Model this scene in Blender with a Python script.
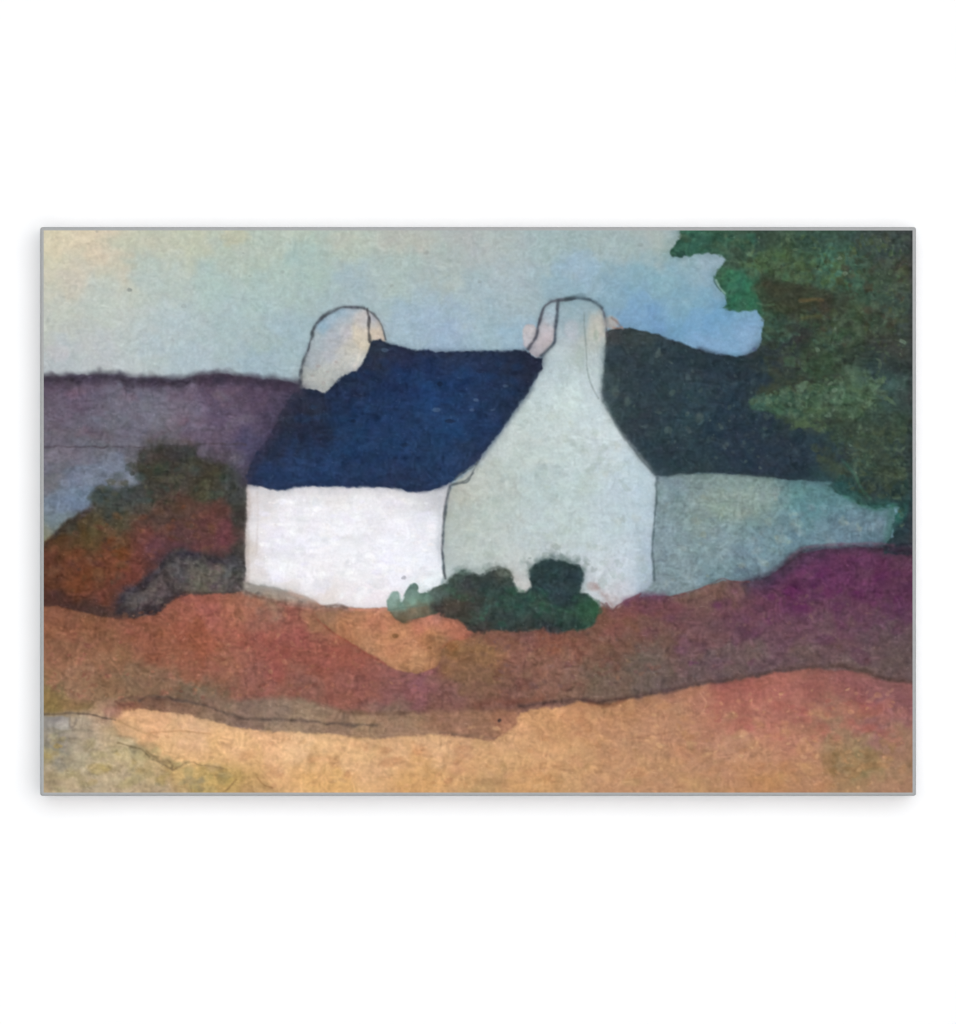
import bpy, math
import numpy as np

# =====================================================================
# PIGMENT: the watercolour printed on the canvas, worked out procedurally.
# Coordinates are millimetres on the print (x to the right, y downwards).
# =====================================================================
X0, X1, Y0, Y1 = 43.7, 912.6, 230.4, 792.6
NX, NY = 1160, 751
gx = np.linspace(X0, X1, NX)
gy = np.linspace(Y0, Y1, NY)
PX, PY = [a.astype(np.float32) for a in np.meshgrid(gx, gy)]


def sstep(a, b, v):
    t = np.clip((v - a) / (b - a), 0, 1)
    return t * t * (3 - 2 * t)


def vnoise(sx, sy, seed, ox=None, oy=None):
    """smooth lattice noise in -1..1 with cells of sx by sy"""
    rng = np.random.RandomState(seed)
    x = (PX if ox is None else ox) / sx
    y = (PY if oy is None else oy) / sy
    x0 = np.floor(x).astype(int)
    y0 = np.floor(y).astype(int)
    fx = x - x0
    fy = y - y0
    fx = fx * fx * (3 - 2 * fx)
    fy = fy * fy * (3 - 2 * fy)
    x0 -= x0.min()
    y0 -= y0.min()
    L = rng.uniform(-1, 1, (y0.max() + 2, x0.max() + 2)).astype(np.float32)
    a = L[y0, x0] * (1 - fx) + L[y0, x0 + 1] * fx
    b = L[y0 + 1, x0] * (1 - fx) + L[y0 + 1, x0 + 1] * fx
    return (a * (1 - fy) + b * fy).astype(np.float32)


def fbm(s, seed, octaves=3, asp=1.0):
    r, amp, tot = 0, 1.0, 0.0
    for k in range(octaves):
        # each octave is sheared a little so the lattice does not show
        c, sn = math.cos(0.5 + k * 1.1), math.sin(0.5 + k * 1.1)
        r = r + amp * vnoise(s * asp, s, seed + 17 * k, PX * c - PY * sn, PX * sn + PY * c)
        tot += amp
        amp *= 0.55
        s *= 0.5
    return r / tot * 1.5


WX = fbm(26, 901)
WY = fbm(26, 902)
WX2 = fbm(9, 903, 2)
WY2 = fbm(9, 904, 2)
EDGE = fbm(9, 905, 3)       # wobble of painted edges
EDGE2 = fbm(4.2, 906, 2)

C = np.zeros((NY, NX, 3), np.float32)
LAB = np.zeros((NY, NX), np.int32)
GRAN = np.full((NY, NX), 0.05, np.float32)
NAMES = ['sky']

# fine tuning of the pigments, region by region: x, y, red, green, blue
TINT = {
    'hill': [(140, 410, 1, 4, 6)],
    'chimney_2': [(540, 340, -4, 3, 4)],
    'sky': [(80, 270, 0, 6, 13), (130, 240, -6, 2, 10), (60, 330, -4, 2, 8), (186, 330, 14, 10, 6), (346, 270, 6, 6, -1), (486, 270, 2, 4, 8), (240, 245, -6, 2, 10), (606, 280, -26, -15, -20), (700, 330, -30, -24, -40), (735, 335, -18, -12, -18), (620, 238, -6, -3, -3), (740, 345, -22, -8, -12), (540, 330, -6, -4, -8), (640, 318, -8, -3, -16), (665, 290, -12, -6, -12)],
    'chimney_1': [(325, 340, -26, -16, -12), (320, 375, -22, -12, -6), (338, 355, -30, -18, -14), (375, 330, 0, 10, 22), (362, 345, 0, 8, 18), (358, 325, -2, 4, 12)],
    'gable_wall': [(530, 530, 16, 17, 26), (570, 430, 25, 26, 34), (470, 500, 10, 10, 16), (585, 325, 0, 0, 5), (565, 320, 5, 5, 8)],
    'outbuilding': [(720, 540, -13, -9, -3), (830, 520, 2, 4, 3), (700, 490, -10, -6, 0)],
    'outbuilding_roof': [(720, 400, -2, 0, -1), (630, 370, -2, 2, 6), (640, 430, 0, 2, 6)],
    'tree': [(880, 450, -15, -11, 6), (835, 340, -12, -1, 9), (780, 340, -10, 1, 8), (890, 320, -8, 1, 6), (770, 300, -6, 4, 10), (820, 400, -10, -5, 2), (860, 330, -4, 2, 8), (790, 260, -5, -2, 6), (850, 300, 0, 8, 14), (700, 245, 4, 0, 0), (740, 290, 6, -6, -2), (890, 250, 6, 4, -6), (880, 375, 8, 6, -4), (905, 400, 2, 2, -2), (800, 310, -4, 8, 10)],
    'field': [(820, 640, 15, 12, 2), (850, 590, 8, 10, 4), (790, 590, 8, 14, 4), (900, 570, 6, 10, 6), (60, 690, 6, 6, 8), (480, 660, -2, -2, 6), (620, 640, -4, 6, 4), (100, 660, -16, -5, -4), (300, 650, -2, 9, 8)],
    'sand': [(740, 695, 2, 8, 8), (250, 760, 21, 20, 26), (550, 760, 10, 14, 11), (740, 740, 8, 12, 10), (860, 700, -7, 13, 13)],
    'meadow': [(60, 742, 10, 10, 16), (90, 770, 36, 34, 40), (210, 780, 18, 15, 20)],
    'orange_bank': [(400, 640, -13, 1, 9)],
    'path': [(400, 720, 19, 5, -1), (220, 710, 8, 2, 2)],
    'dark_shrub': [(550, 610, 6, -6, 2), (460, 600, 2, 0, 0), (555, 572, 6, 4, 4), (590, 610, 6, -4, 2)],
    'water': [(80, 500, 0, -4, -10)],
    'cottage_roof': [(400, 430, 7, 0, -14), (310, 460, 1, -6, -18), (460, 440, 6, 0, -12), (290, 410, -4, -1, 2), (420, 355, -3, -2, 2), (480, 400, 0, -2, -6)],
    'front_wall': [(340, 540, 2, 4, 3), (340, 497, 8, 9, 11), (425, 500, 6, 7, 9), (262, 500, 6, 7, 8), (330, 595, 6, 8, 9)],
    'boulder': [(210, 578, 5, 6, 10), (145, 602, 6, 8, 2), (165, 585, 4, 8, 2)],
    'thicket': [(180, 480, 3, -3, 3), (215, 475, 3, -7, 2), (170, 460, 3, -5, 2), (225, 535, -4, 2, 0), (100, 570, -3, 1, 6), (215, 525, -8, 2, -2), (150, 545, -8, 1, 2), (120, 500, 2, -1, -1)],
}


def tinted(name, cols):
    t = TINT.get(name)
    if not t:
        return cols
    out = []
    for x, y, r, g, b in cols:
        w = np.array([1 / ((x - q[0]) ** 2 + (y - q[1]) ** 2 + 400.0) for q in t])
        d = (w[:, None] * np.array([q[2:] for q in t], float)).sum(0) / w.sum()
        out.append((x, y, r + d[0], g + d[1], b + d[2]))
    return out


def spline(pts, n=6):
    """Catmull-Rom through the points"""
    p = np.array(pts, float)
    if len(p) < 3:
        return p
    q = np.vstack([2 * p[0] - p[1], p, 2 * p[-1] - p[-2]])
    out = []
    t = np.linspace(0, 1, n, endpoint=False)[:, None]
    for i in range(1, len(q) - 2):
        a, b, c, d = q[i - 1], q[i], q[i + 1], q[i + 2]
        out.append(0.5 * (2 * b + (c - a) * t + (2 * a - 5 * b + 4 * c - d) * t ** 2 + (3 * b - a - 3 * c + d) * t ** 3))
    out.append(p[-1:])
    return np.vstack(out)


def window(pts, pad):
    p = np.array(pts, float)
    i0 = int(np.searchsorted(gx, p[:, 0].min() - pad))
    i1 = int(np.searchsorted(gx, p[:, 0].max() + pad))
    j0 = int(np.searchsorted(gy, p[:, 1].min() - pad))
    j1 = int(np.searchsorted(gy, p[:, 1].max() + pad))
    return slice(j0, max(j1, j0 + 1)), slice(i0, max(i1, i0 + 1))


def seg_dist(x, y, a, b):
    dx, dy = b[0] - a[0], b[1] - a[1]
    L = dx * dx + dy * dy + 1e-9
    t = np.clip(((x - a[0]) * dx + (y - a[1]) * dy) / L, 0, 1)
    return (x - a[0] - t * dx) ** 2 + (y - a[1] - t * dy) ** 2, t


def poly_sd(pts, pad):
    """signed distance to a closed polygon, positive inside, within a window"""
    w = window(pts, pad)
    x, y = PX[w], PY[w]
    d = np.full(x.shape, 1e9, np.float32)
    ins = np.zeros(x.shape, bool)
    n = len(pts)
    for i in range(n):
        a, b = pts[i], pts[(i + 1) % n]
        dd, _ = seg_dist(x, y, a, b)
        d = np.minimum(d, dd)
        if a[1] != b[1]:
            c = ((a[1] > y) != (b[1] > y)) & (x < (b[0] - a[0]) * (y - a[1]) / (b[1] - a[1]) + a[0])
            ins ^= c
    d = np.sqrt(d)
    return w, np.where(ins, d, -d)


def blend(cols, w, s=14.0, warp=9.0):
    """colour wash running between the given spots of pigment"""
    x = PX[w] + warp * WX[w] + warp * 0.35 * WX2[w]
    y = PY[w] + warp * WY[w] + warp * 0.35 * WY2[w]
    num = np.zeros(x.shape + (3,), np.float32)
    den = np.zeros(x.shape, np.float32)
    for cx, cy, r, g, b in cols:
        k = 1.0 / (((x - cx) ** 2 + (y - cy) ** 2) / (s * s) + 1.0) ** 1.9
        num += k[..., None] * np.array([r, g, b], np.float32)
        den += k
    return num / den[..., None]


def over(w, col, m):
    C[w] = C[w] * (1 - m[..., None]) + col * m[..., None]


def area(name, pts, cols, soft=1.1, rough=1.2, fine=0.4, s=14.0, warp=9.0, gran=0.05, smooth=True, alpha=1.0, bleed=0.16, pool=0.10):
    """a painted shape; with a name it becomes a region of the picture"""
    if smooth:
        q = spline(list(pts) + [pts[0]], 5)[:-1]
    else:
        q = np.array(pts, float)
    w, sd = poly_sd(q, 16)
    sd = sd + rough * EDGE[w] + fine * EDGE2[w]
    soft = soft * 1.35
    m = sstep(-soft, soft, sd)
    # a little colour bleeds past the edge, most of it where the paper was wet
    wet = sstep(-0.5, 0.9, WX[w] + 0.5 * WY2[w])
    m = np.maximum(m, bleed * (0.4 + 1.2 * wet) * np.exp(np.clip(sd, -14, 0) / 4.0)) * alpha
    col = blend(tinted(name, cols), w, s, warp)
    # and the wash dries darker just inside it
    k = pool * np.exp(-np.clip(sd, 0, None) / 3.2) * (0.6 + 0.8 * wet)
    col = col * (1 - k)[..., None]
    over(w, col, m)
    if name:
        if name not in NAMES:
            NAMES.append(name)
        LAB[w] = np.where(sd > 0, NAMES.index(name), LAB[w])
        GRAN[w] = np.where(sd > 0, gran, GRAN[w])


def blob(x, y, rx, ry, col, alpha=0.6, rough=0.35, ang=0.0, hard=0.5):
    """a soft patch of wash inside a shape"""
    r = max(rx, ry) * 1.6
    w = window([(x - r, y - r), (x + r, y + r)], 2)
    c, s = math.cos(math.radians(ang)), math.sin(math.radians(ang))
    dx, dy = PX[w] - x, PY[w] - y
    u = (dx * c + dy * s) / rx
    v = (-dx * s + dy * c) / ry
    d = np.sqrt(u * u + v * v) + rough * (0.6 * WX[w] + 0.5 * EDGE[w] + (0.25 if r > 9 else 1.0) * EDGE2[w])
    m = alpha * (1 - sstep(1 - hard, 1 + hard * 0.6, d))
    over(w, np.array(col, np.float32), m)


def line(pts, width, col, alpha=0.8, soft=0.7, brk=0.4, wob=0.6, seed=0, curve=True):
    q = spline(pts, 5) if curve else np.array(pts, float)
    w = window(q, width + soft + 4)
    x = PX[w] + wob * EDGE[w]
    y = PY[w] + wob * WY2[w]
    d = np.full(x.shape, 1e9, np.float32)
    for i in range(len(q) - 1):
        dd, _ = seg_dist(x, y, q[i], q[i + 1])
        d = np.minimum(d, dd)
    d = np.sqrt(d)
    hw = width * 0.5 * (1 + 0.45 * WX2[w])
    m = 1 - sstep(hw - 1.3 * soft, hw + 1.3 * soft, d)
    n = 0.5 + 0.5 * (0.9 * EDGE2[w] + 0.5 * WY2[w])
    m = m * alpha * np.clip(1.06 - 1.35 * brk * n, 0, 1)
    over(w, np.array(col, np.float32), m)


def dabs(n, pts, colours, lo, hi, alpha=(0.25, 0.6), seed=1, flat=1.6, angs=(-30, 30)):
    """many little brush touches scattered inside a polygon"""
    rng = np.random.RandomState(seed)
    p = np.array(pts, float)
    k = 0
    while k < n:
        x = rng.uniform(p[:, 0].min(), p[:, 0].max())
        y = rng.uniform(p[:, 1].min(), p[:, 1].max())
        ins = False
        for i in range(len(p)):
            a, b = p[i], p[(i + 1) % len(p)]
            if (a[1] > y) != (b[1] > y) and x < (b[0] - a[0]) * (y - a[1]) / (b[1] - a[1]) + a[0]:
                ins = not ins
        if not ins:
            continue
        k += 1
        r = rng.uniform(lo, hi)
        c = colours[rng.randint(len(colours))]
        blob(x, y, r * rng.uniform(1, flat), r, c, rng.uniform(*alpha), 0.5, rng.uniform(*angs), 0.6)


def paint():
    ALL = (slice(0, NY), slice(0, NX))
    # ---------------------------------------------------------------- sky
    C[:] = blend(tinted('sky', [
        (55, 240, 216, 200, 168), (90, 240, 220, 200, 168), (115, 255, 208, 192, 165), (50, 262, 206, 198, 168),
        (70, 285, 204, 192, 172), (60, 320, 194, 194, 180), (60, 360, 186, 188, 186), (100, 300, 192, 196, 184),
        (130, 240, 198, 194, 168), (150, 275, 184, 192, 182), (190, 235, 196, 194, 168), (110, 355, 188, 190, 188),
        (150, 350, 180, 190, 190), (180, 330, 168, 184, 190), (200, 365, 168, 184, 192), (235, 330, 168, 184, 186),
        (240, 250, 186, 190, 172), (215, 290, 174, 190, 184), (260, 290, 174, 190, 184), (290, 240, 186, 192, 178),
        (310, 270, 170, 188, 184), (255, 365, 162, 180, 190), (290, 330, 164, 182, 190), (345, 285, 162, 180, 192),
        (350, 240, 180, 188, 182), (400, 240, 184, 184, 178), (400, 280, 174, 188, 188), (410, 320, 164, 182, 198),
        (440, 260, 176, 184, 180), (450, 335, 164, 182, 204), (460, 300, 170, 186, 192), (470, 238, 178, 180, 178),
        (500, 240, 178, 184, 182), (500, 280, 174, 186, 190), (490, 330, 166, 186, 198), (520, 300, 170, 184, 192),
        (520, 335, 160, 184, 206), (550, 250, 176, 190, 194), (570, 280, 164, 184, 202), (590, 245, 178, 188, 190),
        (610, 290, 158, 180, 202), (630, 320, 140, 170, 212), (620, 240, 176, 188, 192), (650, 240, 184, 188, 188),
        (665, 255, 178, 186, 190), (655, 285, 152, 182, 202), (690, 270, 164, 184, 200), (690, 300, 148, 180, 208),
        (705, 262, 172, 184, 204), (715, 285, 156, 176, 204), (715, 320, 136, 172, 216), (680, 335, 138, 172, 210),
        (740, 330, 150, 178, 216), (750, 345, 160, 182, 220), (720, 350, 142, 174, 212), (660, 328, 132, 164, 214)]),
        ALL, 17.0, 13.0)
    GRAN[:] = 0.032
    for x, y, r, c, a in ((97, 257, 9, (218, 196, 170), .25), (150, 345, 14, (176, 192, 200), .5), (300, 255, 12, (164, 188, 186), .4),
                          (340, 240, 9, (190, 190, 176), .4), (575, 268, 16, (158, 184, 206), .5), (60, 352, 10, (194, 190, 194), .5),
                          (235, 235, 12, (200, 196, 166), .5), (440, 320, 20, (158, 180, 204), .4), (262, 340, 14, (172, 186, 178), .35),
                          (700, 325, 16, (126, 168, 208), .45), (705, 350, 18, (150, 178, 216), .4)):
        blob(x, y, r * 1.4, r, c, a, 0.5)
    for k, (x, y) in enumerate(((130, 290), (243, 253), (97, 232), (184, 306), (392, 286), (427, 253), (250, 276), (282, 272), (480, 282), (640, 245))):
        blob(x, y, 2.2, 1.7, (124, 130, 128), 0.6 if k < 2 else 0.25, 0.6)

    # --------------------------------------------------------------- hill
    hill_top = [(40, 377), (55, 376), (70, 375.4), (86, 375), (102.8, 373), (120, 375), (130, 377.6), (145, 377), (160, 378), (172, 380), (184, 379),
                (192, 376), (202, 374.6), (221, 374), (240, 376), (258, 378.4), (272, 379), (290, 382), (304, 386)]
    area('hill', hill_top + [(330, 420), (280, 500), (38, 560)], [
        (50, 390, 92, 78, 92), (80, 395, 102, 88, 104), (130, 395, 104, 98, 112), (110, 415, 110, 106, 118), (150, 415, 114, 110, 122), (190, 400, 104, 92, 108),
        (225, 395, 92, 76, 92), (255, 395, 84, 68, 84), (280, 410, 74, 64, 82), (230, 425, 96, 80, 98), (190, 430, 104, 94, 108),
        (60, 415, 104, 92, 104), (60, 438, 104, 96, 104), (110, 440, 102, 98, 104), (160, 442, 100, 92, 98), (220, 445, 96, 80, 96), (250, 440, 76, 70, 94),
        (60, 455, 110, 106, 116), (100, 458, 112, 110, 120), (210, 455, 104, 92, 108), (240, 465, 92, 84, 98)],
        soft=1.3, rough=0.9, fine=0.8, s=12, gran=0.075, smooth=False)
    line([(p[0], p[1] + 3.8) for p in hill_top], 9, (54, 49, 60), 1.0, 4.0, 0.25, 1.5)
    line([(p[0], p[1] - 1.0) for p in hill_top], 2, (96, 100, 110), 0.45, 3.0, 0.5, 1.5)
    line([(p[0], p[1] + 8) for p in hill_top[:9]], 10, (72, 62, 76), 0.55, 5, 0.5, 2)
    line([(p[0], p[1] + 8) for p in hill_top[12:]], 12, (72, 60, 78), 0.5, 6, 0.5, 2)
    dabs(60, [(46, 388), (250, 388), (250, 440), (46, 440)], [(120, 114, 128), (110, 92, 106), (92, 76, 94), (108, 84, 98)], 2.5, 7, (0.15, 0.4), 11, 2.4)
    blob(150, 412, 60, 14, (120, 116, 128), .35)
    # -------------------------------------------------- stretch of water
    area('water', [(40, 477), (70, 468), (100, 462), (118, 452), (126, 462), (134, 474), (139, 486), (120, 489), (98, 490), (93, 508), (72, 520), (57, 533), (38, 552)], [
        (50, 480, 116, 118, 130), (60, 500, 116, 132, 158), (85, 480, 118, 130, 154), (110, 468, 118, 128, 150), (130, 482, 128, 140, 162),
        (80, 500, 112, 132, 160), (60, 520, 118, 136, 150), (48, 535, 132, 142, 142), (47, 544, 138, 138, 112), (64, 526, 122, 132, 140)],
        soft=2.2, rough=1.5, s=9, gran=0.07)
    line([(40, 446.5), (100, 447), (160, 446), (205, 444.5), (246, 445)], 2.0, (74, 66, 74), 0.8, 1.0, 0.5, 1.0)
    line([(82, 437), (120, 436), (150, 438)], 2, (90, 84, 90), 0.35, 1.5, 0.6)
    blob(60, 455, 24, 8, (120, 114, 124), .5)
    blob(112, 458, 10, 7, (122, 126, 142), .5)

    # ------------------------------------------------------ heath thicket
    area('thicket', [(38, 551), (48, 541), (57.7, 530.7), (65, 523), (73, 519), (84, 513), (92, 507), (89, 497), (92, 491), (98, 488), (108, 487), (120.4, 489), (132, 487),
                     (139, 484), (140, 473), (136, 462), (140, 452), (151, 447), (164, 445), (175.7, 444.5), (187, 445), (196, 448), (199, 456), (206, 459), (213, 459), (221, 459.5),
                     (231, 467), (238, 474), (247, 482), (250, 520), (250, 620), (180, 640), (118, 640), (30, 640)], [
        (70, 521, 62, 60, 50), (100, 495, 66, 76, 74), (112, 502, 66, 74, 70), (130, 495, 68, 78, 76), (140, 500, 66, 70, 66), (120, 512, 62, 70, 66),
        (150, 455, 74, 70, 62), (150, 472, 62, 64, 50), (165, 465, 62, 62, 52), (178, 452, 58, 62, 60), (190, 462, 58, 66, 58), (178, 480, 62, 66, 54),
        (212, 470, 64, 66, 52), (225, 482, 64, 66, 50), (205, 495, 66, 64, 50), (236, 476, 76, 84, 86), (236, 490, 66, 72, 66), (243, 510, 58, 56, 50), (242, 560, 66, 62, 58),
        (150, 505, 78, 72, 62), (170, 508, 86, 68, 58), (190, 512, 92, 68, 58), (215, 515, 100, 62, 58), (222, 532, 106, 60, 66), (200, 535, 98, 62, 62),
        (100, 525, 84, 72, 48), (120, 520, 84, 74, 56), (80, 535, 88, 68, 42), (60, 545, 84, 58, 36), (50, 560, 98, 60, 42), (80, 560, 106, 64, 42),
        (115, 545, 116, 66, 38), (110, 565, 112, 66, 44), (80, 580, 112, 64, 40), (55, 585, 94, 58, 40), (130, 575, 110, 62, 50), (145, 550, 110, 62, 52),
        (160, 550, 96, 60, 66), (180, 545, 94, 62, 66), (150, 535, 110, 66, 58), (105, 595, 106, 62, 46), (60, 605, 82, 54, 48), (95, 612, 70, 52, 46)],
        soft=2.6, rough=2.6, fine=0.8, s=9, warp=8, gran=0.095, smooth=False, bleed=0.35)
    line([(141, 456), (150, 448), (176, 446), (196, 450), (203, 458), (221, 462), (236, 474), (246, 486)], 10, (58, 60, 56), 0.6, 7, 0.4, 2.5)
    blob(222, 455, 24, 10, (88, 78, 92), .5)
    line([(204, 452), (221, 457), (236, 466), (247, 478)], 8, (84, 76, 86), 0.5, 6, 0.4, 2)
    line([(146, 452), (139, 474), (141, 486), (120, 491), (98, 491), (91, 498)], 5, (62, 70, 68), 0.5, 3, 0.4)
    line([(91, 508), (74, 520), (58, 532), (46, 545)], 4.5, (58, 48, 42), 0.75, 2.4, 0.4)
    line([(150, 441), (176, 441), (196, 443)], 5, (84, 76, 72), 0.5, 3, 0.5)
    blob(132, 456, 8, 9, (104, 102, 108), .6)
    blob(203, 452, 6, 6, (114, 104, 116), .45)
    blob(234, 460, 7, 7, (104, 96, 110), .5)
    dabs(80, [(50, 545), (100, 520), (150, 505), (235, 505), (235, 548), (130, 580), (60, 600)],
         [(112, 80, 54), (114, 70, 52), (100, 62, 56), (90, 72, 54), (90, 60, 60), (72, 62, 54), (120, 84, 66)], 1.6, 5, (0.2, 0.45), 21, 2.0)
    dabs(70, [(95, 492), (145, 455), (215, 462), (240, 485), (200, 505), (110, 515)],
         [(58, 64, 58), (74, 74, 60), (64, 76, 72), (50, 54, 46), (80, 78, 62)], 2, 6, (0.25, 0.55), 22, 1.8)
    line([(44, 604), (62, 604), (80, 610), (100, 617)], 9, (72, 50, 46), 0.7, 5, 0.4, 1.5)
    blob(110, 612, 14, 8, (72, 56, 52), .6)
    blob(224, 532, 8, 15, (106, 66, 72), .5)
    line([(243, 486), (242, 520), (240, 550), (243, 575), (243, 592)], 9, (60, 56, 52), 0.75, 5, 0.3, 2)
    line([(235, 478), (240, 486), (243, 500)], 8, (70, 78, 78), 0.5, 5, 0.4)

    # ------------------------------------------------------------ boulders
    area('boulder', [(118, 611), (119, 601), (122, 594), (131, 588), (139, 582), (150, 573), (161, 564), (173, 552), (184, 550.5), (196, 553.5), (208, 556), (221, 559), (234, 557),
                     (244, 562), (248, 584), (246, 594), (220, 596), (196, 593.5), (181, 593.5), (171, 600), (163, 607), (155.6, 613), (143, 616), (130, 617.5)], [
        (125, 605, 74, 68, 72), (140, 600, 88, 82, 86), (150, 605, 80, 68, 74), (160, 590, 84, 70, 78), (172, 580, 82, 70, 76), (185, 570, 80, 76, 78),
        (200, 572, 92, 86, 78), (212, 580, 94, 88, 76), (200, 585, 90, 86, 76), (228, 570, 82, 80, 80), (236, 585, 74, 70, 66), (175, 595, 70, 64, 66), (140, 588, 70, 60, 64)],
        soft=2.6, rough=2.0, s=8, warp=6, gran=0.12)
    line([(118, 601), (124, 594), (140, 584), (160, 568), (174, 554), (196, 556), (222, 561), (238, 560)], 8, (54, 50, 58), 0.95, 5, 0.35, 2)
    line([(120, 612), (135, 615), (152, 611), (170, 600), (180, 594)], 7, (54, 48, 52), 0.95, 4, 0.25, 1.5)
    line([(165, 575), (172, 590), (168, 598)], 7, (68, 58, 62), 0.5, 4, 0.4, 2)
    dabs(40, [(130, 600), (170, 575), (190, 560), (238, 568), (240, 588), (180, 590), (150, 608)], [(110, 104, 96), (92, 78, 84), (70, 64, 66), (102, 90, 88)], 1.6, 4.5, (0.25, 0.5), 23)
    line([(180, 592.5), (205, 593), (240, 593)], 2.2, (62, 56, 52), 0.6, 1.2, 0.5)
    line([(242, 560), (241, 575), (243, 592)], 7, (60, 56, 54), 0.7, 4, 0.4)
    line([(222, 604), (226, 600), (232, 597), (246, 592)], 1.6, (92, 58, 54), 0.7, 1.0, 0.3)

    # ------------------------------------------------------------ field
    area('field', [(30, 606), (60, 606), (80, 611), (100, 617), (120, 619), (134, 618.5), (155, 614), (166, 606), (176, 597), (190, 594.5), (210, 594), (230, 593), (250, 589), (280, 595), (310, 602), (345, 608),
                   (386, 607), (400, 600), (600, 600), (612, 606), (626, 600), (637, 594.5), (655, 593.5), (674, 594.5), (697, 588), (712, 582), (722.9, 578.5), (735, 580), (749, 580.5), (767.6, 575.5), (786, 562), (801, 552),
                   (823.5, 548), (860.7, 545.7), (894, 547.5), (930, 549), (930, 760), (600, 760), (300, 770), (30, 760)], [
        (60, 625, 140, 88, 66), (100, 630, 144, 92, 70), (140, 625, 150, 92, 72), (60, 650, 148, 102, 78), (110, 655, 150, 104, 78), (80, 680, 148, 108, 84), (150, 680, 142, 104, 82), (55, 700, 134, 112, 76),
        (160, 640, 146, 88, 68), (200, 610, 160, 92, 80), (190, 640, 152, 86, 66), (240, 610, 164, 98, 78), (240, 640, 158, 86, 74), (210, 665, 146, 90, 72), (250, 680, 142, 86, 76), (290, 610, 150, 84, 74), (310, 635, 148, 76, 70),
        (280, 650, 148, 76, 68), (320, 665, 148, 80, 70), (300, 690, 136, 84, 74), (360, 680, 142, 84, 74), (345, 655, 150, 80, 68), (270, 600, 140, 106, 88), (320, 612, 158, 104, 78), (350, 612, 176, 108, 82), (200, 700, 128, 102, 84), (120, 700, 138, 108, 84),
        (400, 690, 138, 86, 82), (430, 685, 138, 88, 90), (460, 690, 128, 92, 80), (450, 700, 122, 84, 70), (400, 710, 130, 102, 86), (480, 655, 140, 104, 70), (455, 650, 140, 104, 64), (475, 675, 130, 98, 70), (500, 640, 136, 96, 72),
        (520, 650, 130, 90, 74), (530, 638, 120, 80, 72), (550, 645, 130, 80, 64), (540, 670, 134, 94, 78), (510, 690, 126, 90, 74), (560, 680, 128, 94, 80), (580, 645, 124, 76, 64), (600, 630, 122, 78, 66), (610, 650, 120, 82, 70),
        (600, 680, 118, 92, 82), (625, 612, 124, 72, 72), (650, 602, 112, 62, 76), (640, 625, 118, 80, 72), (660, 640, 112, 78, 72), (680, 610, 108, 64, 74), (690, 640, 108, 72, 80), (650, 670, 108, 86, 80), (720, 600, 100, 66, 72),
        (725, 590, 110, 82, 76), (700, 595, 118, 86, 82), (710, 660, 100, 78, 84), (740, 620, 100, 60, 82), (760, 600, 94, 52, 80), (790, 580, 88, 44, 80), (820, 570, 90, 46, 84), (850, 580, 88, 44, 82), (880, 570, 86, 44, 76), (900, 570, 84, 48, 70), (900, 600, 82, 44, 74),
        (800, 610, 92, 56, 82), (850, 610, 88, 52, 80), (780, 640, 96, 66, 86), (830, 640, 94, 70, 84), (880, 640, 90, 70, 80), (900, 660, 92, 74, 80), (750, 660, 98, 78, 84), (800, 655, 100, 78, 86), (850, 660, 96, 76, 82)],
        soft=1.4, rough=1.0, fine=0.8, s=12, warp=12, gran=0.085, smooth=False)
    dabs(70, [(640, 605), (760, 590), (810, 565), (908, 562), (908, 660), (660, 670)],
         [(96, 50, 86), (80, 44, 72), (104, 66, 88), (110, 80, 88), (78, 58, 70)], 2, 8, (0.15, 0.4), 31, 2.4)
    dabs(50, [(770, 560), (900, 556), (900, 610), (760, 610)], [(100, 46, 90), (90, 38, 82), (74, 40, 68)], 2, 7, (0.2, 0.45), 32, 2.0)
    dabs(90, [(470, 635), (600, 632), (650, 615), (660, 680), (500, 700)],
         [(138, 98, 78), (112, 72, 64), (142, 110, 90), (122, 94, 82), (106, 70, 62)], 1.4, 4.2, (0.2, 0.45), 33, 1.8)
    dabs(110, [(48, 620), (180, 600), (370, 625), (420, 690), (300, 700), (48, 700)],
         [(164, 108, 90), (138, 82, 70), (160, 114, 86), (134, 96, 74), (166, 110, 96)], 1.2, 3.6, (0.15, 0.4), 34, 2.0)
    dabs(260, [(48, 622), (180, 602), (360, 622), (420, 690), (300, 696), (48, 700)], [(176, 118, 96), (128, 76, 66), (168, 120, 92), (140, 94, 74)], 0.9, 2.0, (0.2, 0.5), 35, 2.2, (-60, 60))
    dabs(260, [(470, 640), (640, 612), (800, 590), (905, 600), (905, 665), (700, 675), (520, 700)], [(126, 96, 92), (96, 66, 68), (124, 98, 92), (112, 84, 90)], 0.9, 2.0, (0.15, 0.35), 36, 2.2, (-60, 60))
    # band of shade-coloured wash under the white wall
    area(None, [(244, 583), (262, 585), (280, 589), (297, 593.5), (312, 599), (327, 605), (345, 606), (368, 608), (388, 607), (388, 612), (350, 612), (318, 609), (290, 604), (262, 597), (244, 594)],
         [(255, 588, 146, 140, 130), (275, 594, 156, 138, 124), (300, 600, 164, 134, 118), (330, 608, 146, 108, 92), (370, 609, 192, 132, 108)], soft=3.2, rough=1.4, s=8, warp=4)
    line([(246, 592), (262, 598), (290, 604), (318, 608)], 2.4, (110, 78, 68), 0.6, 1.4, 0.4)
    line([(326, 607), (337, 606), (347, 608)], 2.4, (110, 84, 74), 0.7, 1.2, 0.3)

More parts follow.
